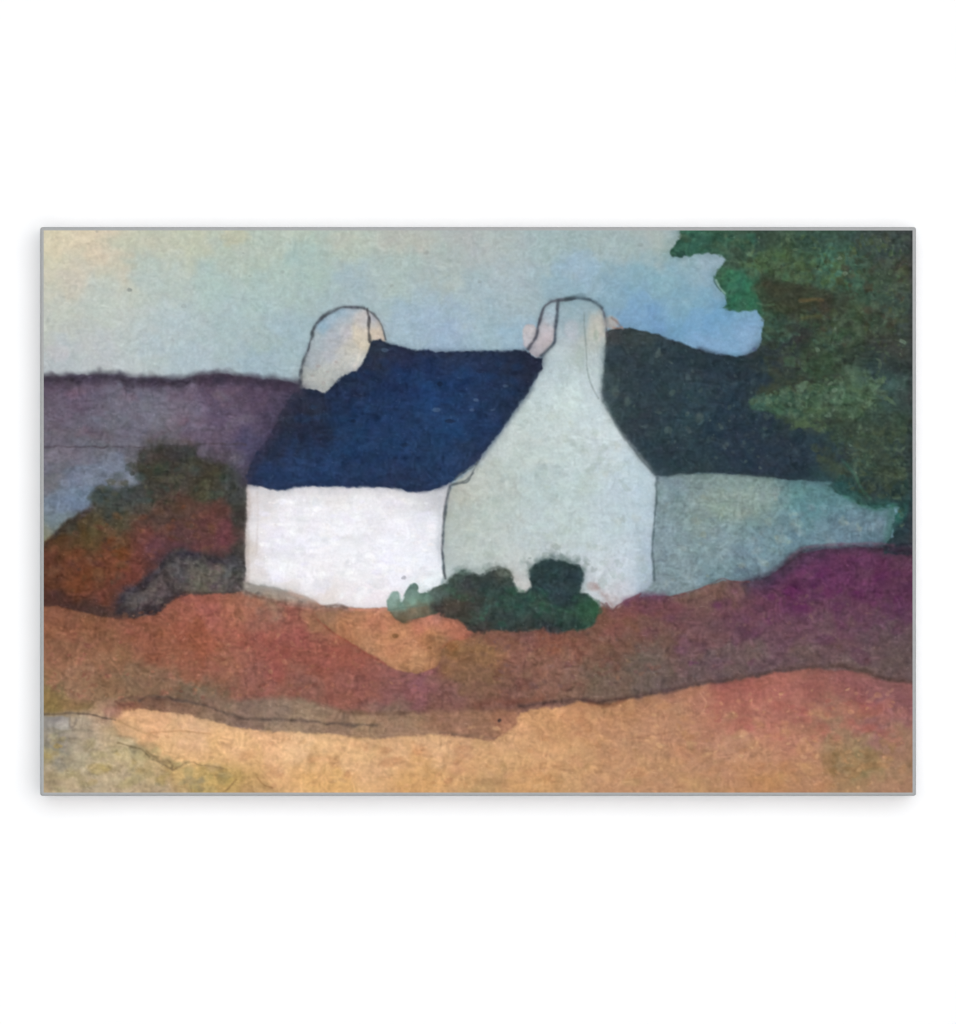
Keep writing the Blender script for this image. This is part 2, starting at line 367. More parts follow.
    # --------------------------------------------------- bright orange bank
    area('orange_bank', [(314, 611), (345, 610.5), (386, 608), (392, 613), (402, 620), (420, 616), (438, 606), (447, 612), (459, 618), (469, 625), (473, 633), (465, 639), (452, 641), (444, 647), (440, 660), (434, 668), (418, 673), (400, 671),
                         (386, 664), (368, 653), (350.5, 643.5), (332, 631), (318, 619)], [
        (330, 616, 170, 118, 84), (350, 618, 186, 122, 84), (350, 634, 190, 122, 82), (380, 620, 196, 124, 86), (395, 640, 200, 132, 90), (370, 645, 198, 134, 94), (425, 620, 204, 122, 92), (437, 617, 208, 132, 108), (455, 630, 198, 118, 86),
        (430, 640, 192, 124, 80), (415, 660, 198, 138, 94), (400, 662, 194, 130, 88), (465, 634, 186, 110, 80), (440, 650, 168, 112, 74)],
        soft=1.3, rough=1.2, s=9, warp=7, gran=0.075)
    line([(318, 620), (333, 632), (351, 644), (369, 655), (386, 665)], 1.8, (142, 72, 60), 0.6, 1.2, 0.4)
    line([(442, 648), (452, 641), (464, 637)], 1.8, (160, 98, 70), 0.5, 1.2, 0.4)
    blob(470, 656, 32, 13, (140, 106, 70), .4)
    blob(452, 646, 8, 6, (150, 104, 68), .6)
    for x, y in ((472, 652), (449, 655), (395, 636), (340, 611), (430, 648)):
        blob(x, y, 3, 2, (124, 88, 58), .6)

    # ------------------------------------------------- grey-brown footpath
    area('path', [(128, 702), (150, 698), (180, 699), (230, 700), (270, 697), (300, 699), (330, 707), (350, 712), (400, 713), (440, 710), (470, 709), (500, 711), (518, 710), (521, 718), (518, 729), (508, 738), (494, 745), (474, 744),
                  (450, 741), (420, 741), (380, 744), (350, 742), (320, 738), (270, 737), (240, 734), (200, 724), (160, 717), (120, 712)], [
        (150, 703, 112, 88, 72), (180, 705, 122, 98, 80), (220, 708, 126, 106, 90), (240, 714, 122, 106, 94), (280, 712, 126, 112, 98), (300, 722, 136, 122, 104), (340, 722, 126, 112, 98), (360, 730, 140, 124, 104), (400, 720, 130, 114, 100),
        (420, 728, 140, 122, 104), (445, 722, 128, 104, 90), (460, 722, 136, 112, 96), (480, 728, 132, 108, 92), (505, 720, 142, 110, 90), (280, 726, 142, 126, 104)],
        soft=3.4, rough=1.6, s=9, warp=7, gran=0.075, smooth=False)
    line([(140, 700), (155, 697), (190, 702), (220, 711), (245, 718), (290, 720), (345, 724.5), (375, 725)], 2.6, (88, 74, 68), 0.85, 1.6, 0.4, 1.2)
    line([(120, 700), (133, 697), (150, 699), (170, 700)], 2.4, (100, 74, 64), 0.7, 1.4, 0.3)
    line([(340, 712), (370, 713.5), (415, 712)], 2.8, (108, 82, 66), 0.6, 1.6, 0.4)
    line([(440, 732), (470, 736), (494, 738)], 2, (112, 92, 78), 0.5, 1.4, 0.4)
    line([(478, 705), (500, 701), (520, 702), (540, 697)], 7, (116, 70, 58), 0.6, 4, 0.5, 2)
    blob(499, 720, 2.2, 2.6, (66, 56, 52), .8)
    blob(232, 707, 7, 4, (146, 124, 104), .5)

    # ---------------------------------------------------------------- sand
    area('sand', [(112, 710), (122, 707.5), (140, 709), (160, 711), (185, 714), (210, 719), (235, 727), (270, 731), (320, 733), (345, 736), (380, 738.5), (420, 735), (450, 735), (475, 738.5), (492, 740), (506, 733), (516, 725), (520, 712), (540, 708.5), (560, 706.5), (576, 702),
                  (590, 703), (604, 705), (620, 700), (645, 696), (660, 692), (693, 686), (720, 681), (749, 677.5), (775, 672.5), (794, 670), (812, 668), (830, 669), (850, 670), (865, 672.5), (880, 678), (898, 680.5), (930, 683), (930, 804), (30, 804), (38, 735), (100, 735)], [
        (125, 717, 202, 156, 108), (160, 720, 206, 156, 110), (200, 726, 200, 158, 116), (170, 735, 200, 160, 108), (160, 750, 202, 160, 104), (220, 745, 210, 166, 108), (260, 750, 206, 160, 112), (300, 745, 206, 166, 118), (250, 775, 200, 158, 100),
        (300, 775, 200, 154, 98), (350, 755, 206, 162, 112), (330, 785, 198, 152, 90), (390, 760, 202, 156, 112), (420, 780, 194, 144, 92), (420, 750, 204, 158, 116), (470, 770, 198, 148, 104), (460, 750, 202, 154, 116), (500, 755, 198, 150, 110), (520, 730, 196, 144, 104),
        (540, 722, 190, 136, 96), (580, 715, 182, 128, 92), (540, 760, 196, 148, 106), (480, 785, 176, 136, 94), (590, 740, 184, 134, 98), (570, 770, 190, 144, 104), (540, 785, 192, 142, 96), (620, 715, 174, 122, 90), (640, 740, 178, 128, 98),
        (620, 770, 178, 130, 98), (660, 760, 178, 130, 96), (680, 720, 172, 122, 96), (700, 700, 160, 106, 84), (690, 745, 176, 126, 98), (660, 715, 174, 122, 94), (705, 715, 170, 116, 94), (715, 705, 164, 104, 86), (690, 690, 164, 108, 86), (700, 780, 178, 132, 94), (730, 700, 160, 92, 82), (740, 690, 150, 84, 76), (730, 740, 178, 128, 104), (770, 690, 164, 96, 88),
        (770, 715, 168, 104, 90), (760, 760, 180, 128, 98), (770, 785, 178, 124, 84), (800, 700, 164, 98, 86), (790, 740, 174, 114, 94), (810, 775, 174, 120, 90), (820, 690, 146, 80, 72), (840, 710, 160, 100, 84), (850, 690, 146, 76, 76), (870, 700, 146, 82, 84), (880, 720, 152, 88, 88),
        (900, 700, 136, 74, 76), (900, 740, 158, 106, 86), (850, 740, 160, 114, 88), (840, 760, 152, 116, 82), (860, 765, 146, 116, 80), (880, 755, 154, 116, 82), (850, 785, 170, 122, 88), (890, 785, 172, 118, 92)],
        soft=1.5, rough=1.2, fine=0.8, s=13, warp=12, gran=0.06, smooth=False)
    line([(520, 706), (545, 703), (560, 702), (580, 699), (600, 702), (622, 698.5), (646, 694.5), (693, 685), (720, 680), (749, 676), (775, 671), (794, 668.5), (823, 666.5), (848, 668), (866, 671.5), (884, 678.5), (914, 682)], 3.4, (84, 64, 60), 0.95, 2.0, 0.25, 1.0)
    line([(590, 703), (610, 705), (625, 700)], 4, (104, 66, 54), 0.6, 2, 0.3)
    line([(640, 692), (694, 681), (750, 671), (795, 663), (824, 662)], 12, (88, 76, 80), 0.4, 7, 0.4)
    dabs(160, [(230, 740), (520, 742), (560, 715), (700, 700), (905, 700), (905, 788), (230, 788)],
         [(206, 158, 112), (186, 132, 92), (192, 142, 108), (176, 124, 90), (202, 164, 116)], 1.6, 6, (0.15, 0.38), 41, 2.6)
    dabs(70, [(700, 700), (905, 690), (905, 745), (720, 740)], [(176, 112, 98), (160, 92, 84), (150, 82, 80), (182, 124, 106)], 2, 6, (0.18, 0.42), 42, 2.0)
    dabs(46, [(825, 755), (890, 740), (900, 768), (850, 778), (828, 775)], [(140, 112, 78), (134, 104, 72), (160, 124, 88)], 1.6, 5, (0.25, 0.5), 43, 2.0)
    line([(150, 733), (180, 731), (210, 734)], 1.6, (168, 124, 84), 0.5, 1, 0.4)
    line([(620, 740), (650, 735), (690, 730)], 1.6, (146, 104, 80), 0.4, 1, 0.5)
    line([(700, 694), (706, 702), (703, 712), (696, 718)], 1.6, (206, 156, 124), 0.5, 1.2, 0.3)
    blob(495, 782, 22, 5, (160, 124, 88), .4)

    dabs(300, [(130, 720), (330, 742), (560, 716), (760, 686), (905, 690), (905, 788), (180, 788)], [(222, 178, 132), (182, 136, 96), (206, 156, 116), (190, 150, 110)], 0.9, 2.2, (0.15, 0.4), 44, 2.4, (-50, 50))
    # ------------------------------------------------- grey-green meadow
    area('meadow', [(38, 713), (60, 713.5), (76, 712), (92, 706), (112, 703), (124, 706), (118, 716), (112, 722), (120, 733), (136, 741), (150, 756), (165, 762), (185, 764), (215, 768), (240, 769), (262, 778), (270, 800), (38, 800)], [
        (100, 712, 148, 118, 84), (118, 708, 140, 96, 74), (85, 722, 158, 144, 116), (100, 730, 166, 146, 114), (60, 740, 130, 122, 102), (50, 750, 132, 128, 108), (90, 745, 148, 138, 108), (120, 740, 162, 144, 104), (70, 765, 154, 142, 108), (50, 780, 160, 142, 104),
        (100, 765, 156, 140, 102), (130, 760, 170, 154, 106), (90, 785, 150, 134, 102), (150, 775, 166, 142, 94), (130, 785, 156, 138, 104), (180, 775, 174, 146, 88), (200, 785, 160, 140, 80), (225, 780, 172, 142, 80), (250, 788, 170, 136, 84), (160, 788, 150, 132, 100)],
        soft=5.0, rough=3.2, s=10, warp=9, gran=0.075, bleed=0.3, pool=0.04)
    blob(215, 775, 50, 16, (196, 160, 104), .35)
    blob(120, 728, 26, 8, (178, 148, 112), .35)
    area(None, [(38, 690), (50, 688), (64, 698), (80, 702), (92, 706), (84, 712), (60, 714), (38, 714)], [(48, 700, 136, 114, 70), (70, 706, 142, 116, 76), (60, 692, 134, 106, 70)], soft=5, rough=2, s=8, alpha=.75)
    dabs(90, [(46, 735), (140, 745), (240, 775), (240, 790), (46, 790)], [(178, 164, 118), (134, 122, 92), (160, 146, 104), (174, 150, 90), (140, 130, 106)], 1.8, 6, (0.2, 0.45), 51, 2.0)
    line([(40, 713.5), (60, 714), (72, 713), (92, 715), (115, 720)], 1.8, (96, 82, 70), 0.75, 1.0, 0.3)
    line([(118, 743), (130, 746), (142, 750), (149, 757)], 1.6, (110, 96, 70), 0.65, 1.0, 0.35)
    line([(146, 751), (154, 757), (170, 763), (172, 769), (178, 767), (190, 763), (215, 768), (226, 769)], 2.2, (122, 102, 74), 0.65, 1.2, 0.5, 1.4)
    line([(153, 760), (160, 762), (170, 768)], 1.6, (112, 96, 72), 0.6, 1.0, 0.4)
    line([(226, 790), (233, 784), (236, 780)], 1.8, (122, 94, 62), 0.7, 1.0, 0.3)
    line([(258, 778), (264, 785), (272, 788)], 1.8, (140, 104, 68), 0.6, 1.0, 0.3)
    line([(46, 745), (56, 734), (72, 730), (92, 731)], 2.4, (112, 106, 92), 0.5, 1.6, 0.4)
    blob(130, 706, 14, 5, (140, 96, 76), .6)
    line([(116, 702), (122, 705), (133, 704), (130, 707)], 2.4, (104, 70, 60), 0.75, 1.2, 0.3)
    line([(112, 718), (140, 731), (158, 737)], 2.0, (170, 136, 96), 0.5, 1.2, 0.3)
    # pale stone at the left edge
    area('stone', [(38, 716), (56, 716.5), (68, 716.5), (70, 722), (69, 728.5), (62, 730), (52, 727.5), (38, 728)], [
        (48, 720, 156, 150, 142), (60, 724, 176, 170, 160), (55, 718, 140, 134, 128), (66, 726, 182, 174, 162)], soft=1.3, rough=0.8, s=5, warp=3, gran=0.05)
    line([(69.5, 727), (69, 721), (70.5, 716), (73.5, 713.5), (76.5, 715), (77, 721), (75, 725.5), (70, 727)], 2.4, (112, 104, 92), 0.5, 1.6, 0.5, 1.6)

    # ------------------------------------------------------- the outbuilding
    area('outbuilding', [(640, 470), (683, 472), (750, 473), (830, 478), (845, 492), (866, 503), (893, 506), (896, 520), (890, 540), (880, 549), (860.7, 547), (823.5, 549), (801, 553.5), (786, 564), (767.6, 577.5), (749, 582), (723, 580), (697, 590), (674.5, 595.5), (640, 597)], [
        (662, 485, 136, 152, 154), (690, 482, 140, 154, 148), (720, 500, 146, 161, 150), (700, 520, 148, 162, 156), (745, 500, 146, 159, 149), (760, 485, 140, 154, 148), (780, 495, 118, 144, 144), (800, 495, 104, 140, 142), (820, 497, 98, 132, 138), (815, 510, 100, 134, 140),
        (760, 520, 130, 152, 148), (680, 545, 144, 160, 160), (665, 570, 142, 156, 158), (680, 585, 142, 154, 156), (720, 545, 144, 160, 160), (720, 570, 130, 148, 150), (760, 550, 130, 150, 156), (745, 570, 114, 130, 138), (790, 545, 112, 136, 146), (800, 525, 110, 138, 148),
        (840, 520, 104, 128, 142), (830, 535, 110, 132, 146), (860, 520, 108, 132, 144), (875, 525, 112, 132, 148), (870, 538, 96, 118, 130), (890, 525, 96, 124, 128), (665, 530, 140, 154, 156)],
        soft=1.2, rough=0.8, s=11, warp=9, gran=0.075, smooth=False)
    dabs(110, [(662, 482), (815, 490), (885, 520), (870, 540), (800, 545), (745, 575), (665, 588)],
         [(160, 172, 170), (128, 146, 150), (146, 156, 138), (138, 156, 164), (118, 138, 146)], 1.4, 4.5, (0.15, 0.4), 61, 1.8, (-70, 70))
    blob(735, 503, 34, 15, (150, 163, 148), .3)
    line([(748, 585), (768, 571), (786, 558), (800, 548)], 8, (104, 118, 130), 0.45, 5, 0.4)

    area('outbuilding_roof', [(595, 336), (607, 331), (613, 328.5), (621, 328), (633, 329), (645.8, 331), (660, 335), (673.4, 340), (690, 346), (706, 351.5), (722, 354.5), (736, 357), (748, 354.5), (756, 350), (800, 340), (860, 400), (860, 470), (842, 483), (825, 482.5), (806, 481), (790, 480),
                              (770, 477.5), (749, 475.5), (722.6, 473.3), (700, 473.5), (683, 474), (668, 476), (652, 476), (630, 450), (606, 420), (595, 395)], [
        (612, 340, 60, 62, 60), (620, 360, 52, 60, 62), (640, 345, 58, 64, 64), (615, 395, 62, 74, 74), (630, 400, 52, 60, 62), (660, 360, 50, 60, 64), (640, 420, 48, 56, 60), (660, 450, 46, 58, 62), (680, 380, 50, 62, 68), (690, 360, 46, 56, 62),
        (700, 400, 52, 66, 76), (720, 370, 46, 56, 66), (740, 365, 44, 54, 62), (760, 370, 46, 56, 66), (730, 400, 46, 58, 70), (690, 430, 50, 66, 72), (720, 430, 44, 56, 68), (760, 430, 44, 54, 66), (740, 455, 44, 54, 66), (790, 440, 42, 52, 62), (800, 460, 44, 52, 62),
        (815, 450, 48, 62, 68), (770, 470, 44, 54, 64), (820, 475, 48, 66, 68), (700, 460, 48, 60, 66), (650, 400, 50, 60, 66), (780, 390, 50, 60, 58)],
        soft=1.2, rough=0.9, s=11, warp=10, gran=0.08, smooth=False)
    dabs(80, [(612, 340), (690, 352), (800, 420), (800, 470), (665, 465), (612, 395)],
         [(62, 76, 80), (42, 50, 58), (56, 70, 76), (50, 58, 64), (40, 50, 60)], 2, 6, (0.15, 0.4), 62, 2.0)
    dabs(120, [(610, 336), (700, 352), (770, 365), (790, 440), (815, 470), (665, 468), (610, 395)], [(72, 86, 88), (64, 78, 84), (56, 66, 76), (78, 92, 90)], 1.0, 2.4, (0.25, 0.6), 63, 1.8, (-80, 80))
    for x, y, r in ((616, 392, 5), (627, 401, 4.5), (659, 353, 3.5), (668, 430, 4), (700, 418, 5)):
        blob(x, y, r, r * 1.3, (84, 98, 96), .55)
    line([(700, 349), (722, 354.5), (736, 357), (750, 354)], 4, (44, 50, 62), 0.6, 2.4, 0.4)
    line([(666, 475.5), (684, 473.5), (722, 472.5), (750, 475), (790, 479)], 3, (58, 70, 76), 0.6, 1.8, 0.4)

    # ----------------------------------------------------------- the tree
    tree = [(676, 222), (680, 231), (681, 237), (677, 242), (671, 248.5), (669, 252), (672, 256), (678, 257.5), (686, 257), (694, 254.5), (705, 253.5), (715, 254), (721, 256), (725.5, 259.5), (721, 266), (716, 272), (713.5, 277), (716, 284), (721, 290), (725.5, 295), (726.5, 304),
            (722, 308), (730, 310), (739, 312.5), (748, 312), (757, 310.5), (760, 314), (763.7, 320.5), (762, 332), (760.8, 342), (756, 352), (764, 358), (782, 362), (796, 372), (790, 384), (772, 390), (756, 394), (746, 402), (752, 409), (766, 412), (780, 418), (795, 420),
            (812, 423), (828, 432), (838, 448), (842, 464), (838, 476), (828, 486), (838, 494), (850, 498), (862, 505), (876, 509), (889, 506), (899, 508), (895, 516), (892, 524), (892, 536), (882, 546), (884, 554), (930, 556), (930, 222)]
    area('tree', tree, [
        (690, 240, 56, 94, 78), (676, 250, 54, 90, 74), (700, 246, 60, 102, 84), (715, 240, 64, 96, 78), (730, 245, 66, 84, 66), (730, 262, 66, 86, 68), (735, 280, 62, 108, 84), (745, 270, 72, 100, 74), (732, 300, 58, 100, 78), (750, 300, 62, 112, 78),
        (758, 306, 64, 104, 78), (760, 240, 62, 76, 62), (770, 260, 72, 86, 58), (785, 272, 76, 92, 60), (800, 265, 70, 86, 62), (770, 290, 60, 62, 48), (790, 300, 62, 62, 48), (815, 245, 60, 74, 60), (830, 265, 72, 102, 80), (845, 280, 72, 96, 74), (838, 275, 82, 112, 92),
        (860, 240, 62, 74, 70), (890, 245, 58, 68, 70), (906, 240, 58, 64, 66), (880, 275, 68, 78, 64), (905, 270, 66, 66, 60), (810, 290, 60, 68, 52), (820, 310, 64, 58, 44), (835, 310, 66, 66, 48), (800, 320, 70, 66, 50), (770, 315, 66, 78, 58), (770, 330, 70, 88, 70),
        (780, 330, 66, 76, 60), (795, 335, 62, 56, 48), (785, 350, 58, 56, 52), (830, 325, 68, 74, 46), (850, 320, 70, 78, 54), (840, 335, 64, 80, 52), (870, 305, 68, 82, 64), (890, 300, 66, 76, 64), (880, 325, 66, 68, 54), (900, 325, 70, 72, 64), (870, 340, 62, 60, 50),
        (900, 345, 64, 64, 56), (820, 345, 66, 70, 50), (820, 360, 60, 70, 48), (840, 355, 60, 64, 48), (870, 355, 54, 62, 58), (870, 370, 50, 60, 62), (900, 370, 52, 58, 58), (775, 365, 50, 54, 52), (800, 375, 58, 72, 54), (830, 385, 66, 84, 58),
        (752, 402, 70, 92, 78), (765, 400, 74, 96, 80), (785, 405, 74, 98, 72), (800, 395, 72, 90, 68), (815, 408, 80, 96, 68), (840, 395, 82, 102, 80), (860, 385, 86, 108, 88), (870, 392, 76, 92, 72), (850, 408, 70, 86, 62), (895, 388, 66, 86, 86), (885, 400, 56, 74, 70),
        (905, 400, 56, 64, 62), (830, 425, 64, 72, 54), (850, 425, 60, 68, 54), (870, 430, 66, 76, 58), (890, 430, 62, 72, 56), (850, 450, 74, 86, 66), (845, 462, 66, 80, 62), (880, 450, 70, 80, 58), (900, 450, 62, 70, 58), (860, 470, 64, 76, 58), (890, 475, 68, 74, 54), (845, 485, 48, 76, 68),
        (855, 490, 56, 80, 66), (870, 490, 56, 62, 54), (895, 495, 52, 60, 54), (905, 520, 50, 58, 58), (885, 512, 56, 92, 78), (893, 510, 60, 100, 86), (900, 540, 50, 58, 58), (905, 548, 60, 50, 58), (890, 540, 52, 74, 72)],
        soft=1.3, rough=0.9, fine=0.9, s=9, warp=7, gran=0.10, smooth=False, bleed=0.25)
    # the foliage runs into the dark roof while both are still wet
    line([(762, 358), (784, 366), (796, 375), (788, 386), (770, 392)], 16, (56, 62, 56), 0.6, 11, 0.5, 4)
    line([(782, 419), (812, 424), (830, 436), (840, 452), (842, 470)], 18, (52, 64, 62), 0.6, 12, 0.5, 4)
    dabs(40, [(765, 356), (800, 360), (805, 386), (770, 392)], [(62, 68, 58), (48, 58, 60), (56, 66, 56)], 2, 6, (0.3, 0.6), 78)
    dabs(50, [(780, 418), (830, 424), (850, 450), (846, 482), (820, 470), (812, 440)], [(58, 70, 62), (46, 58, 64), (66, 76, 62)], 2, 6, (0.25, 0.55), 79)
    dabs(34, [(752, 394), (785, 382), (840, 374), (840, 382), (790, 391), (758, 401)], [(54, 62, 56), (60, 68, 54)], 1.6, 4.0, (0.4, 0.75), 175, 2.4, (-60, 20))
    dabs(30, [(765, 412), (800, 418), (835, 426), (830, 432), (790, 424)], [(86, 104, 78), (70, 88, 66)], 1.2, 3.2, (0.3, 0.6), 176, 2.4, (-60, 20))
    # clumps of leaves as brush touches
    for sd_, poly_, cl_ in ((171, [(735, 236), (905, 236), (905, 300), (850, 300), (770, 280)], [(92, 112, 88), (48, 66, 54), (84, 102, 72), (58, 74, 60)]),
                            (172, [(770, 320), (905, 300), (905, 372), (800, 372)], [(76, 94, 74), (50, 58, 50), (68, 82, 62), (82, 98, 82)]),
                            (173, [(752, 402), (800, 384), (880, 374), (895, 400), (850, 420), (790, 414)], [(92, 114, 92), (58, 76, 62), (82, 102, 78), (100, 120, 100)]),
                            (174, [(842, 430), (905, 420), (905, 540), (895, 500), (850, 490)], [(80, 96, 80), (48, 58, 50), (70, 84, 66), (66, 80, 70)])):
        dabs(150, poly_, cl_, 0.9, 2.2, (0.3, 0.65), sd_, 3.2, (-90, 90))
    dabs(150, [(735, 262), (790, 250), (850, 255), (850, 285), (790, 285), (760, 280)], [(86, 110, 78), (62, 76, 54), (80, 104, 70), (70, 98, 76), (56, 66, 50)], 1.6, 4.5, (0.25, 0.55), 71, 1.5, (-80, 80))
    dabs(170, [(860, 235), (908, 235), (908, 350), (850, 350), (820, 330), (830, 290)], [(80, 94, 76), (58, 62, 52), (74, 84, 58), (84, 96, 78), (66, 60, 52), (52, 60, 56)], 1.6, 4.5, (0.2, 0.5), 72, 1.8, (-80, 80))
    dabs(150, [(750, 402), (770, 392), (830, 378), (875, 372), (890, 395), (860, 415), (800, 415)], [(84, 106, 86), (72, 92, 70), (80, 98, 74), (58, 72, 58), (90, 112, 92)], 1.2, 3.6, (0.25, 0.6), 73, 1.6, (-80, 80))
    dabs(150, [(845, 430), (905, 425), (905, 500), (860, 495), (845, 470)], [(74, 88, 70), (54, 64, 54), (68, 78, 60), (60, 72, 60), (76, 88, 72)], 1.4, 4, (0.2, 0.5), 74, 1.8, (-80, 80))
    dabs(80, [(764, 315), (830, 310), (830, 372), (764, 355)], [(66, 86, 68), (54, 60, 52), (66, 82, 64), (50, 62, 56), (62, 86, 74)], 1.4, 4.5, (0.25, 0.55), 75, 1.9, (-40, 40))
    dabs(46, [(682, 235), (755, 235), (755, 250), (700, 250)], [(66, 104, 86), (50, 82, 68), (74, 92, 72), (44, 70, 60)], 1.6, 4, (0.25, 0.5), 76, 1.8)
    dabs(40, [(722, 272), (745, 268), (758, 306), (730, 306)], [(58, 116, 88), (52, 98, 76), (72, 120, 90), (48, 84, 64)], 1.8, 5, (0.25, 0.5), 77, 1.6)
    area(None, [(752, 288), (758, 282), (772, 281), (800, 284), (822, 290), (832, 300), (822, 304), (800, 312), (775, 312), (760, 304)], [(765, 290, 58, 58, 46), (790, 298, 62, 64, 50), (815, 298, 62, 62, 48)], soft=3, rough=2.5, alpha=.7)
    line([(801, 300.5), (812, 299.5), (823, 300)], 3, (98, 86, 62), 0.8, 1.4, 0.2)
    line([(802, 318), (812, 317), (820, 315)], 4, (88, 88, 60), 0.75, 2, 0.3)
    blob(824, 308, 6, 7, (60, 54, 46), .45)
    line([(716, 280), (720, 288), (725, 293)], 2.2, (150, 178, 172), 0.75, 1.0, 0.2)
    line([(714, 276), (715, 283), (721, 291)], 1.6, (70, 96, 92), 0.7, 0.9, 0.2)
    line([(757, 303), (763, 305), (773, 305)], 2, (110, 138, 110), 0.6, 1.2, 0.3)
    for x, y in ((817, 350), (846, 273), (881, 241), (851, 446), (856, 472), (789, 403), (902, 342), (839, 258), (834, 390)):
        blob(x, y, 2.0, 1.8, (118, 138, 120), .5, 0.9, 30 * x)
    line([(856, 463), (855, 472), (858, 481)], 2.4, (92, 112, 96), 0.6, 1.4, 0.3)
    line([(842, 460), (848, 466), (855, 474), (860, 486), (870, 498)], 2.2, (64, 104, 86), 0.5, 1.4, 0.4)
    line([(826, 484), (838, 492), (850, 498), (864, 506), (880, 510), (892, 507)], 9, (70, 108, 108), 0.5, 6.5, 0.4, 2.5)
    line([(845, 496), (862, 505), (880, 510), (892, 507)], 2.6, (56, 98, 84), 0.6, 1.6, 0.4)
    line([(790, 480), (812, 482), (832, 484)], 5, (70, 92, 98), 0.45, 4, 0.4, 1.5)
    line([(893, 508), (889, 518), (890, 530), (886, 541)], 5, (66, 112, 100), 0.5, 3, 0.3)
    line([(912, 232), (910.5, 400), (911, 548)], 3, (52, 54, 56), 0.6, 2, 0.3)
    blob(755, 349, 3, 3, (70, 74, 110), .5)

    # ---------------------------------------------------------- the cottage
    gable = [(558, 303), (566, 299.5), (575, 298.2), (584, 298.6), (593, 302), (600.5, 307), (604.5, 316), (606.5, 328), (606, 340), (604.6, 351), (603.3, 365), (602, 380), (601, 392), (604, 403), (608.5, 413), (614, 423), (621, 433.5), (633.5, 449), (646, 466), (657.3, 477.5), (656.5, 500), (655.5, 518),
             (653, 546), (653.5, 565), (654.5, 580), (648, 589), (638, 594), (627, 601), (620, 606), (613, 609.5), (604, 606), (584, 612), (560, 616), (500, 600), (455, 596), (441, 588), (443, 560), (443.5, 530), (446, 505), (450, 489), (458, 480), (466, 473), (476, 464.5), (488, 448.5), (498, 436),
             (513, 413.5), (528, 393.5), (536, 377), (540, 363), (545, 352), (550, 343), (554.5, 341), (556, 328), (556.5, 314)]
    area('gable_wall', gable, [
        (570, 308, 140, 168, 176), (588, 308, 138, 164, 172), (562, 320, 150, 172, 178), (575, 318, 156, 172, 172), (570, 335, 178, 186, 188), (568, 350, 182, 196, 196), (592, 330, 186, 184, 166), (600, 320, 184, 180, 168), (598, 340, 186, 190, 178), (580, 350, 172, 184, 176),
        (560, 365, 182, 196, 196), (594, 360, 176, 188, 186), (580, 375, 184, 198, 192), (545, 390, 182, 196, 192), (570, 400, 188, 202, 192), (592, 385, 184, 196, 194), (595, 410, 180, 192, 188), (540, 420, 176, 188, 180), (570, 430, 178, 190, 182), (600, 430, 184, 194, 190),
        (520, 435, 182, 192, 182), (500, 455, 180, 190, 180), (540, 455, 176, 188, 178), (580, 455, 176, 188, 180), (615, 455, 182, 194, 192), (635, 475, 174, 190, 190), (480, 480, 176, 182, 168), (465, 495, 176, 178, 162), (500, 490, 176, 186, 174), (540, 490, 172, 186, 178),
        (580, 490, 172, 186, 178), (620, 490, 174, 188, 188), (645, 500, 168, 184, 188), (460, 520, 170, 178, 166), (490, 520, 174, 184, 172), (530, 525, 174, 186, 178), (570, 525, 176, 190, 180), (610, 525, 174, 188, 186), (640, 530, 172, 186, 188), (455, 550, 172, 182, 172),
        (490, 550, 178, 186, 174), (525, 560, 180, 186, 176), (545, 545, 176, 186, 180), (600, 555, 186, 196, 194), (625, 560, 184, 194, 196), (645, 560, 162, 178, 186), (450, 575, 180, 190, 186), (600, 580, 188, 196, 194), (620, 590, 186, 190, 190), (648, 585, 156, 172, 180), (520, 585, 182, 180, 168), (612, 603, 170, 160, 156)],
        soft=1.8, rough=0.7, fine=0.5, s=12, warp=9, gran=0.032, smooth=False)
    for k, (x, y, r) in enumerate(((548, 439, 4), (570, 441, 4.5), (580, 449, 4), (603, 450, 4.5), (550, 408, 3.5), (523, 423, 4), (626, 487, 3), (554, 498, 4), (592, 468, 4), (540, 470, 5), (612, 572, 3), (622, 577, 2.6), (601, 581, 3), (604, 563, 4), (618, 563, 3), (644, 568, 4), (646, 580, 3), (505, 478, 4), (480, 515, 3.5), (560, 470, 5), (540, 407, 3))):
        blob(x, y, r * 1.5, r, (164, 178, 176), .32, 0.9, 40 * k)
    dabs(120, [(560, 400), (600, 420), (645, 480), (645, 560), (460, 560), (470, 485), (530, 420)], [(192, 204, 196), (166, 178, 168), (184, 196, 184), (170, 184, 182), (190, 194, 184)], 1.6, 5, (0.12, 0.28), 81, 1.8)
    line([(584, 312), (584.6, 326), (586, 345), (586.5, 361), (588, 374), (592, 387), (598, 398)], 1.6, (122, 134, 132), 0.6, 1.0, 0.35)
    blob(594, 326, 7, 15, (196, 194, 184), .35)
    blob(601, 335, 3.5, 10, (202, 194, 186), .35)
    blob(571, 330, 7, 9, (184, 188, 194), .6)
    blob(580, 358, 5, 14, (164, 178, 172), .5)
    blob(596, 336, 3, 5, (160, 172, 160), .55)
    line([(602, 340), (600.5, 385), (598, 395)], 4, (164, 180, 184), 0.5, 2.4, 0.4)
    line([(604, 404), (615, 425), (634, 450), (650, 470)], 3, (196, 206, 206), 0.5, 2, 0.4)
    line([(520, 407), (505, 428), (485, 455), (470, 472)], 5, (166, 178, 186), 0.45, 3, 0.4)
    line([(610, 414), (620, 431), (633, 448), (646, 465), (658, 477)], 1.4, (70, 82, 88), 0.5, 0.9, 0.5)
    line([(657, 478), (656.4, 500), (654.6, 520), (652.5, 545), (653.5, 565), (654.5, 580)], 2.2, (84, 100, 106), 0.95, 1.1, 0.35)
